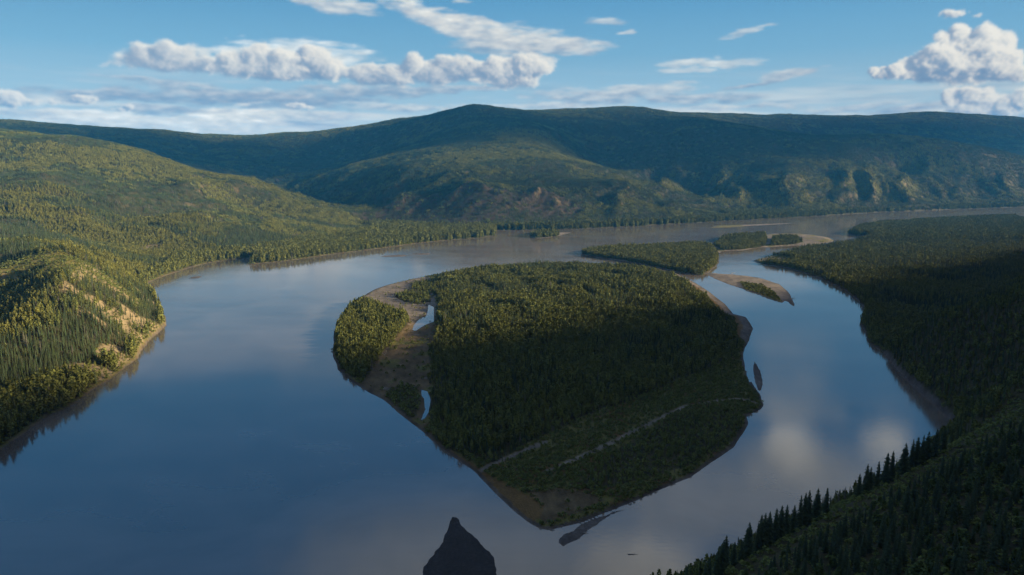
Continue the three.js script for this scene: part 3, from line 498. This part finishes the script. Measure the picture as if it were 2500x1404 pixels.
    geo.setAttribute('position', new THREE.BufferAttribute(P, 3)); geo.setAttribute('normal', new THREE.BufferAttribute(N, 3)); geo.setAttribute('color', new THREE.BufferAttribute(C, 3)); geo.setAttribute('uv', new THREE.BufferAttribute(UV, 2));
    geo.setIndex(new THREE.BufferAttribute(index, 1));
    tag(shade(new THREE.Mesh(geo, earth)), name, label, category, 'structure');
  });
}
{
  const geo = new THREE.PlaneGeometry(34000, 34000, 1, 1).rotateX(-Math.PI / 2), uv = geo.attributes.uv, p = geo.attributes.position;
  for (let i = 0; i < uv.count; i++) uv.setXY(i, p.getX(i), p.getZ(i));
  const w = new THREE.Mesh(geo, riverMat); w.receiveShadow = true;
  tag(w, 'river', 'wide silty river bending round the wooded islands', 'river', 'structure');
}
console.log('meshes', Math.round(performance.now()));

/* ------------------------------------------------------------------ trees */
class Tri {
  constructor() { this.p = []; this.c = []; }
  tri(a, b, c, col) { this.p.push(...a, ...b, ...c); for (let i = 0; i < 3; i++) this.c.push(...col); }
  quad(a, b, c, d, col) { this.tri(a, b, c, col); this.tri(a, c, d, col); }
  get geo() { const g = new THREE.BufferGeometry(); g.setAttribute('position', new THREE.Float32BufferAttribute(this.p, 3)); g.setAttribute('color', new THREE.Float32BufferAttribute(this.c, 3)); g.computeVertexNormals(); return g; }
}
function pole(T, h, r0, r1, col, n = 4, x = 0, z = 0, y = 0) { for (let i = 0; i < n; i++) { const a = i / n * 6.283, b = (i + 1) / n * 6.283; T.quad([x + Math.cos(a) * r0, y, z + Math.sin(a) * r0], [x + Math.cos(b) * r0, y, z + Math.sin(b) * r0], [x + Math.cos(b) * r1, y + h, z + Math.sin(b) * r1], [x + Math.cos(a) * r1, y + h, z + Math.sin(a) * r1], col); } }
const BARK = [0.09, 0.075, 0.06];
function spruceShape(T, h, r, tiers, arms, x = 0, z = 0, y = 0, tint = 1) {  // whorls of drooping boughs round a stem
  for (let k = 0; k < tiers; k++) {
    const f = k / tiers, yy = y + h * (0.06 + 0.9 * f), rr = r * Math.pow(1 - f, 0.85) * range(0.7, 1.15) + 0.12, drop = h * 0.035 + rr * 0.25, lift = h * 0.9 / tiers * 1.25, s = range(0, 6.28);
    for (let i = 0; i < arms; i++) {
      const a = s + i / arms * 6.283 + range(-0.2, 0.2), w = 3.4 / arms * 0.62, q = rr * range(0.75, 1.15), c = range(0.75, 1.2) * tint, col = [0.026 * c, 0.041 * c, 0.021 * c];
      const tip = [x + Math.cos(a) * q, yy - drop, z + Math.sin(a) * q], top = [x, yy + lift, z], l = [x + Math.cos(a - w) * q * 0.62, yy - drop * 0.35, z + Math.sin(a - w) * q * 0.62], m = [x + Math.cos(a + w) * q * 0.62, yy - drop * 0.35, z + Math.sin(a + w) * q * 0.62];
      T.tri(top, l, tip, col); T.tri(top, tip, m, col);
    }
  }
}
function leafyShape(T, h, r, n, size, x = 0, z = 0, y = 0, tint = [1, 1, 1], low = 0.16) {  // clumps of leaves through an uneven crown
  const lobes = []; for (let i = 0; i < 5; i++) lobes.push([range(-0.45, 0.45) * r, range(0.35, 0.85), range(-0.45, 0.45) * r, range(0.55, 0.8)]);
  for (let i = 0; i < n; i++) {
    const L = lobes[i % 5], f = clamp(L[1] + range(-0.3, 0.28), low, 0.99), wide = Math.sin(Math.PI * Math.pow((f - low + 0.04) / (1.06 - low), 0.75)) * r, a = range(0, 6.283), q = wide * Math.sqrt(range(0.15, 1));
    const px = x + lerp(L[0], 0, f * f) * 0.5 + Math.cos(a) * q, pz = z + lerp(L[2], 0, f * f) * 0.5 + Math.sin(a) * q, py = y + h * f, s = size * range(0.7, 1.3);
    const e = new THREE.Vector3(range(-1, 1), range(-0.6, 0.6), range(-1, 1)).normalize(), o = new THREE.Vector3(range(-1, 1), range(0.2, 1), range(-1, 1)).cross(e).normalize(), c = range(0.75, 1.25), col = [tint[0] * c, tint[1] * c, tint[2] * c];
    const P = (k, m) => [px + (e.x * k + o.x * m) * s, py + (e.y * k + o.y * m) * s, pz + (e.z * k + o.z * m) * s];
    T.tri(P(-0.6, -0.35), P(0.6, -0.45), P(0.1, 0.7), col); T.tri(P(-0.6, -0.35), P(0.1, 0.7), P(-0.7, 0.35), col);
  }
}
const shapeOf = (fn) => { const T = new Tri(); fn(T); return T.geo; };
const G1 = [1, 1, 1];
const SHAPES = {
  spruce: [0, 1, 2].map((v) => shapeOf((T) => { spruceShape(T, 19, [2.1, 1.8, 2.5][v], 12, 6, 0, 0, 0, 1); pole(T, 4, 0.18, 0.1, BARK, 3); })),
  poplar: [0, 1, 2].map((v) => shapeOf((T) => { leafyShape(T, 17.5, [2.8, 2.3, 3.4][v], 150, 1.25, 0, 0, 0, G1); pole(T, 9, 0.22, 0.12, [1.2, 1.1, 2.2], 3); })),
  shrub: [0, 1].map(() => shapeOf((T) => leafyShape(T, 3.6, 2.0, 44, 0.85, 0, 0, 0, G1, 0.02))),
  spruceStand: [0, 1, 2].map(() => shapeOf((T) => { for (let i = 0; i < 15; i++) { const h = range(7, 14); spruceShape(T, h + 3, h * 0.135, 5, 4, range(-10, 10), range(-10, 10), -3); } })),
  aspenStand: [0, 1, 2].map(() => shapeOf((T) => { for (let i = 0; i < 13; i++) { const h = range(7, 13); leafyShape(T, h + 2, h * 0.22, 22, 1.7, range(-10, 10), range(-10, 10), -2, G1, 0.12); } })),
  thinStand: [0, 1].map(() => shapeOf((T) => { for (let i = 0; i < 7; i++) { const h = range(4, 9); spruceShape(T, h + 2, h * 0.13, 4, 4, range(-10, 10), range(-10, 10), -2); } })),
};
const spruceTint = () => { if (rnd() < 0.02) return [3.4, 2.1, 3.7]; const k = range(0.8, 1.8), w = range(0.9, 1.3); return [k * w, k, k * range(0.75, 1.05)]; };
const leafTint = (gold) => { const t = clamp(gold + range(-0.18, 0.18)), k = range(0.76, 1.18); return [lerp(0.07, 0.126, t) * k, lerp(0.096, 0.13, t) * k, lerp(0.03, 0.034, t) * k]; };

const WOODS = [
  ['island_forest', 'dense poplar and spruce forest covering the large island', 'forest'], ['far_island_forest', 'poplar forest covering the long island and islets beyond the large one', 'forest'],
  ['bank_forest', 'mixed forest covering the flat land on the right bank', 'forest'], ['hillside_forest', 'mixed spruce and poplar forest on the left hillside and its shore', 'forest'], ['mountain_forest', 'far forest covering the hills beyond the river', 'forest'], ['slope_undergrowth', 'dark low undergrowth between the trees of the near slope', 'undergrowth'], ['crest_forest', 'forest along the crest of the hill right of the camera', 'forest'],
];
const bags = WOODS.map(() => ({}));
const M4 = new THREE.Matrix4(), MS = new THREE.Matrix4(), Q = new THREE.Quaternion(), UPV = new THREE.Vector3(0, 1, 0), VP = new THREE.Vector3(), VS = new THREE.Vector3();
function plant(wood, kind, x, y, z, s, sy, tint, gx = 0, gz = 0) {
  const v = Math.floor(rnd() * SHAPES[kind].length), key = kind + v, bag = bags[wood][key] ?? (bags[wood][key] = { kind, v, m: [], c: [] });
  M4.compose(VP.set(0, 0, 0), Q.setFromAxisAngle(UPV, range(0, 6.283)), VS.set(s, sy, s));
  if (gx || gz) { MS.set(1, 0, 0, 0, gx, 1, gz, 0, 0, 0, 1, 0, 0, 0, 0, 1); M4.premultiply(MS); }
  M4.elements[12] = x; M4.elements[13] = y; M4.elements[14] = z;
  bag.m.push(...M4.elements); bag.c.push(...tint);
}
const woodOf = (g) => (g.region === 0 ? 3 : g.region === 1 ? 2 : g.region === 2 ? 0 : 1);
function nearSlope(x, z) { const q = (x - 79) * -0.52 + (z + 300) * -0.85, t = (x - 79) * 0.853 + (z + 300) * -0.52; return q < 30 && t < 360; }
const outsideFrame = (x, y, z) => { const w = -z * CP + (EYE - y) * SP; return 702 + FOCAL * ((EYE - y) * CP + z * SP) / w > 1450 || 1250 + FOCAL * x / w > 2560; };   // there the single trees of the near slope end
const g0 = {};
let nTrees = 0;
const NEAR = 2350;
for (let d = 60; d < NEAR;) {
  const step = d < 1300 ? 3.7 : 4.3;
  for (let x = -0.88 * d; x < (d < 800 ? 0.98 : 0.88) * d; x += step) {
    const px = x + range(-0.45, 0.45) * step, pz = -d + range(-0.45, 0.45) * step;
    groundAt(px, pz, g0);
    if (g0.h < 0.25 || g0.region < 0) continue;
    if (g0.region === 1 && g0.h > 14 && d < 800 && nearSlope(px, pz)) { if (rnd() < 0.95) { const s = range(0.25, 0.7); plant(5, 'shrub', px, g0.h - 0.3, pz, s * 1.5, s, leafTint(0.2)); } if (rnd() < 0.3 && outsideFrame(px, g0.h, pz)) { const s = range(0.4, 0.75); if (rnd() < 0.6) plant(5, 'spruce', px, g0.h - 0.3, pz, s, s, spruceTint()); else plant(5, 'poplar', px, g0.h - 0.3, pz, s, s * 0.8, leafTint(0.2)); } continue; }
    const c = cover(px, pz, g0), w = woodOf(g0), roll = rnd();
    c.tall *= g0.region === 0 ? (g0.h > 9 ? 0.68 : 0.85) : 0.8;
    if (roll < c.trees * (g0.sd < 12 && g0.h < 4 ? 0.62 : 0.88)) {
      if (rnd() < c.spruce + 0.05) { const s = range(0.55, 1.25) * c.tall; plant(w, 'spruce', px, g0.h - 0.2, pz, lerp(s, 1, 0.2) * range(0.85, 1.1), s, spruceTint()); }
      else { const s = range(0.5, 1.18) * c.tall; plant(w, 'poplar', px, g0.h - 0.2, pz, lerp(s, 1, 0.15) * range(0.85, 1.15), s, leafTint(0.35 + 0.5 * c.aspen)); }
      nTrees++;
    } else if (c.trees > 0.9 && g0.sd < 12 && g0.h < 4) plant(w, 'shrub', px, g0.h - 0.2, pz, 1.2, range(0.7, 1.3), leafTint(0.4));
    else for (let q = c.thick ? 3 : 1; q > 0; q--) if (rnd() < c.shrub) { const s = c.thick ? range(0.28, 0.8) : range(0.4, 1.1); plant(w, 'shrub', px + range(-2, 2) * (q - 1), g0.h - 0.15, pz + range(-2, 2) * (q - 1), s * 1.15, s, leafTint(0.3)); nTrees++; }
  }
  d += step;
}
for (let d = NEAR; d < 9700;) {
  const step = d < 3600 ? 15 : d < 5200 ? 19 : 26, k = step / 20 * 1.08;
  for (let x = -0.86 * d; x < 0.86 * d; x += step) {
    const px = x + range(-0.4, 0.4) * step, pz = -d + range(-0.4, 0.4) * step;
    groundAt(px, pz, g0);
    if (g0.h < 0.1 || g0.region < 0 || g0.region > 3 && g0.region !== 12) continue;
    const c = cover(px, pz, g0);
    if (g0.region !== 0 && c.trees < 0.3) continue;
    const w = g0.region === 0 ? (d < 3500 && px < -0.19 * d ? 3 : 4) : woodOf(g0), big = g0.h < 9 ? 1.6 : 1;
    if (g0.h < 9 || g0.region !== 0) {                                        // tall riverside poplars, one by one
      for (let i = 0; i < 8; i++) { const qx = px + range(-0.5, 0.5) * step, qz = pz + range(-0.5, 0.5) * step; groundAt(qx, qz, g0); if (g0.h < 0.06) continue; const s = range(0.7, 1.1) * (g0.region === 0 ? 1.25 : 1); plant(w, rnd() < 0.12 ? 'spruce' : 'poplar', qx, g0.h - 0.2, qz, s, s, leafTint(0.6)); nTrees++; if (g0.h < 3.2) plant(w, 'shrub', qx + range(-3, 3), g0.h - 0.5, qz + range(0, 4), 1.5, range(0.9, 1.5), leafTint(0.4)); }
      continue;
    }
    if (rnd() > Math.max(c.trees, 0.15) * 1.05) continue;
    const y = g0.h, gx = clamp(g0.gx, -1.2, 1.2), gz = clamp(g0.gz, -1.2, 1.2);
    if (c.trees < 0.5 || c.ground === 'burn' && rnd() < 0.45) plant(w, 'thinStand', px, y, pz, k, k * range(0.8, 1.1) * c.tall, spruceTint(), gx, gz);
    else if (rnd() < c.spruce) plant(w, 'spruceStand', px, y, pz, k, range(0.75, 1.1) * Math.min(k, 1.15), spruceTint(), gx, gz);
    else plant(w, 'aspenStand', px, y, pz, k, range(0.75, 1.1) * Math.min(k, 1.15), leafTint(0.25 + 0.6 * c.aspen), gx, gz);
    nTrees++;
  }
  d += step;
}
for (let i = 3; i < CREST.length - 1; i++) {                                  // the wood along the crest outside the frame, whose treetops break up the edge of its shade
  const [ax, az] = CREST[i], [bx, bz] = CREST[i + 1], L = Math.hypot(bx - ax, bz - az), o = {};
  for (let t = 0; t < L; t += 6) for (let q = -45; q < 45; q += 7) {
    if (rnd() < 0.35) continue;
    const u = (t + range(-3, 3)) / L, v = q + range(-3, 3), x = lerp(ax, bx, u) + (bz - az) / L * v, z = lerp(az, bz, u) - (bx - ax) / L * v, s = range(0.5, 1.15);
    landAt(x, z, o);
    if (rnd() < 0.6) plant(6, 'spruce', x, o.h - 2, z, s, s, spruceTint()); else plant(6, 'poplar', x, o.h - 2, z, s, s, leafTint(0.3));
  }
}
bags.forEach((b, n) => {
  const grp = new THREE.Group();
  for (const { kind, v, m, c } of Object.values(b)) {
    const im = shade(new THREE.InstancedMesh(SHAPES[kind][v], leaf, m.length / 16));
    im.instanceMatrix.array.set(m); im.instanceColor = new THREE.InstancedBufferAttribute(Float32Array.from(c), 3);
    im.name = { spruce: 'spruce_trees', poplar: 'poplar_trees', shrub: 'willow_shrubs', spruceStand: 'spruce_stands', aspenStand: 'aspen_stands', thinStand: 'thin_spruce_stands' }[kind];
    im.userData.kind = 'stuff';
    grp.add(im);
  }
  tag(grp, ...WOODS[n], 'stuff');
});
console.log('trees', nTrees, Math.round(performance.now()));

/* ------------------------------------------------------------------ clouds over the plateau to the right, outside the frame: their shade lies on the hills */
{
  const mat = new THREE.MeshStandardMaterial({ name: 'cloud', color: new THREE.Color().setRGB(0.85, 0.85, 0.85), roughness: 1 });
  const over = (x, z, alt) => { const run = (alt - 320) / Math.tan(SUN_EL); return [x + run * Math.cos(SUN_TURN), alt, z + run * Math.sin(SUN_TURN)]; };
  // middle of the shade on the ground, half-length along the valley side, half-depth
  const BANKS = [[-2700, -5800, 2300, 1050, 3700], [900, -5950, 1800, 1100, 3500], [2600, -5760, 1300, 620, 3400], [450, -3520, 800, 470, 3300], [1500, -4980, 800, 360, 3300], [3200, -7600, 2400, 900, 3800]];
  BANKS.forEach(([x, z, lx, lz, alt], n) => {
    const geo = new THREE.IcosahedronGeometry(1, 24), p = geo.attributes.position, c = over(x, z, alt);
    for (let i = 0; i < p.count; i++) {
      const X = p.getX(i), Y = p.getY(i), Z = p.getZ(i), k = 1 + 0.45 * fbm(X * 2.2 + n * 7, Z * 2.2 + Y, 4) + 0.2 * fbm(X * 5 + Y, Z * 5 - n, 3);
      p.setXYZ(i, X * k * lx, (Y > 0 ? Y * 1.3 : Y * 0.5) * k * 110, Z * k * lz);
    }
    geo.computeVertexNormals();
    const o = shade(new THREE.Mesh(geo, mat)); o.position.set(...c);
    tag(o, 'cloud', ['broad cloud bank shading the far left ridge', 'broad cloud bank shading the head of the central hill', 'long cloud bank shading the right mountain', 'small cloud shading the bench of the central hill', 'cloud shading the valley beside the central hill', 'wide cloud bank shading the farthest ridge on the right'][n], 'cloud', null, 'clouds outside the frame on the right');
  });
}

/* ------------------------------------------------------------------ single trees on the near slope */
function heroSpruce(v) {                                                     // [trunk, crown] of a 12 m spruce
  const C = new Tri(), T = new Tri(), h = 12, r = [1.35, 1.6, 1.15, 1.45][v], N = 30;
  pole(T, 7, 0.17, 0.1, BARK, 6, 0, 0, -0.5); pole(T, 5.6, 0.1, 0.015, BARK, 5, 0, 0, 6.4);
  for (let k = 0; k < N; k++) {
    const f = k / (N - 1), y = 0.7 + (h - 0.9) * f, ragged = 0.72 + 0.28 * Math.sin(k * 1.9 + v * 2) * range(0.4, 1), reach = (r * Math.pow(1 - f, 0.68) * ragged + 0.12) * (f < 0.08 ? 0.7 : 1), n = f > 0.85 ? 4 : 6, s = range(0, 6.28);
    for (let i = 0; i < n; i++) {
      if (rnd() < 0.08) continue;
      const a = s + i / n * 6.283 + range(-0.25, 0.25), q = reach * range(0.7, 1.18), dx = Math.cos(a), dz = Math.sin(a), px = -dz, pz = dx, w = 0.1 + q * 0.24, c = range(0.7, 1.25), col = [0.026 * c, 0.041 * c, 0.021 * c], yy = y + range(-0.12, 0.12);
      const at = (u, side, dy) => [dx * q * u + px * side, yy + 0.1 - q * 0.42 * u + q * 0.16 * u * u + dy, dz * q * u + pz * side];
      const A = at(0, 0, 0.14), L = at(0.5, -w, -0.06), R = at(0.5, w, -0.06), M = at(0.55, 0, 0.07), E = at(1, 0, 0.02), B = at(0.6, 0, -0.2 - q * 0.12);
      C.tri(A, L, M, col); C.tri(A, M, R, col); C.tri(L, E, M, col); C.tri(M, E, R, col); C.tri(A, B, E, col);
    }
  }
  C.tri([-0.1, h - 0.8, 0], [0.1, h - 0.8, 0], [0, h + 0.35, 0], [0.03, 0.045, 0.022]); C.tri([0, h - 0.8, -0.1], [0, h - 0.8, 0.1], [0, h + 0.35, 0], [0.03, 0.045, 0.022]);
  return [T.geo, C.geo];
}
function heroAspen(v) {                                                      // [trunk, crown] of a 6 m aspen
  const C = new Tri(), T = new Tri();
  pole(T, 3.6, 0.09, 0.05, [0.22, 0.2, 0.16], 5, 0, 0, -0.3); for (let i = 0; i < 4; i++) { const a = i * 1.6 + v; T.quad([0, 2 + i * 0.4, 0], [0.05, 2 + i * 0.4, 0.05], [Math.cos(a) * 0.9, 3.6 + i * 0.4, Math.sin(a) * 0.9], [Math.cos(a) * 0.88, 3.6 + i * 0.4, Math.sin(a) * 0.92], [0.2, 0.18, 0.14]); }
  leafyShape(C, 6, [1.7, 1.3, 2.1][v], 330, 0.5, 0, 0, 0, [0.045, 0.066, 0.022], 0.14);
  return [T.geo, C.geo];
}
const HERO = [0, 1, 2, 3].map(heroSpruce), ASPENS = [0, 1, 2].map(heroAspen);
const WOODY = leaf;
function standing(parts, name, label, category, group, x, y, z, wide, high, turn, tilt = 0) {
  const o = new THREE.Group();
  const t = shade(new THREE.Mesh(parts[0], WOODY)), c = shade(new THREE.Mesh(parts[1], leaf)); t.name = 'trunk'; c.name = 'crown';
  o.add(t, c); o.position.set(x, y, z); o.scale.set(wide, high, wide); o.rotation.set(tilt, turn, tilt * 0.6);
  return tag(o, name, label, category, null, group);
}
const ORD = ['first', 'second', 'third', 'fourth', 'fifth', 'sixth', 'seventh', 'eighth', 'ninth', 'tenth', 'eleventh', 'twelfth', 'thirteenth', 'fourteenth', 'fifteenth', 'sixteenth', 'seventeenth', 'eighteenth', 'nineteenth', 'twentieth', 'twenty-first', 'twenty-second', 'twenty-third', 'twenty-fourth', 'twenty-fifth', 'twenty-sixth', 'twenty-seventh', 'twenty-eighth', 'twenty-ninth', 'thirtieth', 'thirty-first', 'thirty-second', 'thirty-third', 'thirty-fourth', 'thirty-fifth', 'thirty-sixth'];
const ridgeDepth = (px) => 300 + (px - 1680) * 0.18;
// the trees that stand out along the crest: place across and treetop, as sighted
const RIDGE = [[1678, 1383], [1724, 1372], [1734, 1358], [1753, 1345], [1762, 1340], [1768, 1318], [1775, 1306], [1795, 1322], [1812, 1318], [1831, 1275], [1853, 1275], [1862, 1248], [1870, 1251], [1881, 1235], [1897, 1241], [1909, 1233], [1923, 1232], [1941, 1232], [1958, 1193], [1969, 1198], [1979, 1193], [1998, 1191], [2021, 1191], [2100, 1156], [2119, 1132], [2128, 1140], [2147, 1125], [2170, 1093], [2182, 1101], [2215, 1062], [2232, 1065], [2244, 1063], [2257, 1062], [2270, 1050], [2289, 1046], [2309, 1041]];
const gr = {};
RIDGE.forEach(([px, top], i) => {
  const d = ridgeDepth(px), p = sight(px, top, d);
  groundAt(p[0], p[2], gr);
  const high = clamp((p[1] - gr.h) / 12.2, 0.3, 1.6);
  standing(HERO[i % 4], 'spruce_tree', `${ORD[i]} spruce along the crest of the dark near slope, counted from the bottom edge`, 'spruce', 'spruces along the near crest', p[0], gr.h, p[2], high * range(1.6, 2.1) * (high < 0.6 ? 1.2 : 1), high, range(0, 6.28), range(-0.02, 0.02));
});
{
  let nS = 0, nA = 0;
  const spots = [];
  for (let q = -185; q < -3; q += 6.2) for (let t = -90; t < 350; t += 6.2) {
    const s = q + range(-2.8, 2.8), u = t + range(-2.8, 2.8), x = 79 - 0.52 * s + 0.853 * u, z = -300 - 0.85 * s - 0.52 * u;
    if (-z < 60) continue;
    groundAt(x, z, gr);
    const dz = -z * CP + (EYE - gr.h) * SP, py = 702 + FOCAL * ((EYE - gr.h) * CP + z * SP) / dz, px = 1250 + FOCAL * x / dz;
    if (px > 2560 || py > 1450 || px < 1600) continue;
    const bald = px > 1985 && px < 2085 && s > -16 || s > -13;
    spots.push([x, z, gr.h, s, bald, Math.hypot(x, z)]);
  }
  spots.sort((a, b) => a[5] - b[5]);
  console.log('slope spots', spots.length);
  for (const [x, z, h, s, bald] of spots) {
    if (bald) continue;
    const n = fbm(x / 38, z / 38 + 7, 3), roll = rnd();
    if (roll < 0.58 + 0.7 * n) { if (nS < 262) { const k = range(0.65, 1.25) * (s > -26 ? 0.6 : 1); standing(HERO[Math.floor(rnd() * 4)], 'spruce_tree', 'dark spruce standing in the shaded forest below the near crest', 'spruce', 'spruces in the near shaded forest', x, h - 0.2, z, k * range(1.4, 1.9), k, range(0, 6.28), range(-0.03, 0.03)); nS++; } }
    else if (roll < 0.9 && nA < 240) { const k = range(0.75, 1.5) * (s > -26 ? 0.65 : 1); standing(ASPENS[Math.floor(rnd() * 3)], 'aspen_tree', 'bushy dark green aspen among the spruces of the near slope', 'aspen', 'aspens on the near slope', x, h - 0.15, z, k * range(0.9, 1.2), k, range(0, 6.28)); nA++; }
  }
  console.log('slope trees', nS, nA);
}
/* ------------------------------------------------------------------ driftwood */
{
  const wood = new THREE.MeshStandardMaterial({ name: 'bleached driftwood', color: 0xffffff, vertexColors: true, roughness: 0.9 });
  const bole = (L, r) => shapeOf((T) => { const n = 6; for (let k = 0; k < 5; k++) { const a = k / 5, b = (k + 1) / 5, ra = r * (1 - 0.7 * a), rb = r * (1 - 0.7 * b), ya = 0.25 * r * Math.sin(a * 5), yb = 0.25 * r * Math.sin(b * 5); for (let i = 0; i < n; i++) { const p = i / n * 6.283, q = (i + 1) / n * 6.283; T.quad([a * L, ya + Math.cos(p) * ra, Math.sin(p) * ra], [b * L, yb + Math.cos(p) * rb, Math.sin(p) * rb], [b * L, yb + Math.cos(q) * rb, Math.sin(q) * rb], [a * L, ya + Math.cos(q) * ra, Math.sin(q) * ra], [0.16, 0.14, 0.12]); } } });
  const roots = (r) => shapeOf((T) => { for (let i = 0; i < 7; i++) { const a = i * 0.9, q = r * range(1.8, 3.2); T.tri([0.1, Math.cos(a - 0.3) * r, Math.sin(a - 0.3) * r], [0.1, Math.cos(a + 0.3) * r, Math.sin(a + 0.3) * r], [-r * range(0.4, 1.6), Math.cos(a) * q, Math.sin(a) * q], [0.13, 0.11, 0.09]); } });
  const limb = (L, r) => shapeOf((T) => { T.tri([L * 0.45, 0, 0], [L * 0.5, r * 0.4, 0], [L * 0.7, r * 4, r * 3], [0.15, 0.13, 0.11]); T.tri([L * 0.6, 0, 0], [L * 0.64, r * 0.3, 0], [L * 0.8, r * 2.6, -r * 3], [0.15, 0.13, 0.11]); });
  const gd = {};
  for (const [px, py, L, r, turn, tilt, label] of [
    [1533, 1354, 6.5, 0.3, 0.05, 0, 'dark log floating alone in the river below the large island'], [1424, 1303, 4.5, 0.3, 0.4, 0.12, 'snag on the near side of the tapered mud bar'], [1503, 1250, 7, 0.26, 0.45, 0.03, 'thin log trailing off the pointed end of the tapered mud bar'],
    [1786, 668, 11, 0.5, 0.3, 0.25, 'upturned snag on the upstream end of the gravel bar'], [1840, 678, 13, 0.45, -0.15, 0, 'pale log lying along the edge of the gravel bar'], [1932, 729, 8, 0.45, 0.1, 0.12, 'snag jutting from the lower right edge of the gravel bar'],
    [822, 815, 11, 0.3, 2.8, 0.5, 'bare dead tree leaning over the water from the small wooded spit'], [1742, 668, 9, 0.4, 0.6, 0, 'log stranded at the left end of the gravel bar'], [1048, 786, 6, 0.5, 0.9, 0.1, 'dark snag standing in the narrow pond beside the wood'],
  ]) {
    const p = sight(px, py), o = new THREE.Group(); landAt(p[0], p[2], gd);
    const parts = [[bole(L, r), 'trunk'], [roots(r), 'root'], [limb(L, r), 'branch']];
    for (const [g, n] of parts) { const m = shade(new THREE.Mesh(g, wood)); m.name = n; o.add(m); }
    o.position.set(p[0], Math.max(gd.h, 0) + r * 0.5, p[2]); o.rotation.set(0, turn, tilt);
    tag(o, 'driftwood_log', label, 'driftwood');
  }
}
renderer.render(scene, camera);
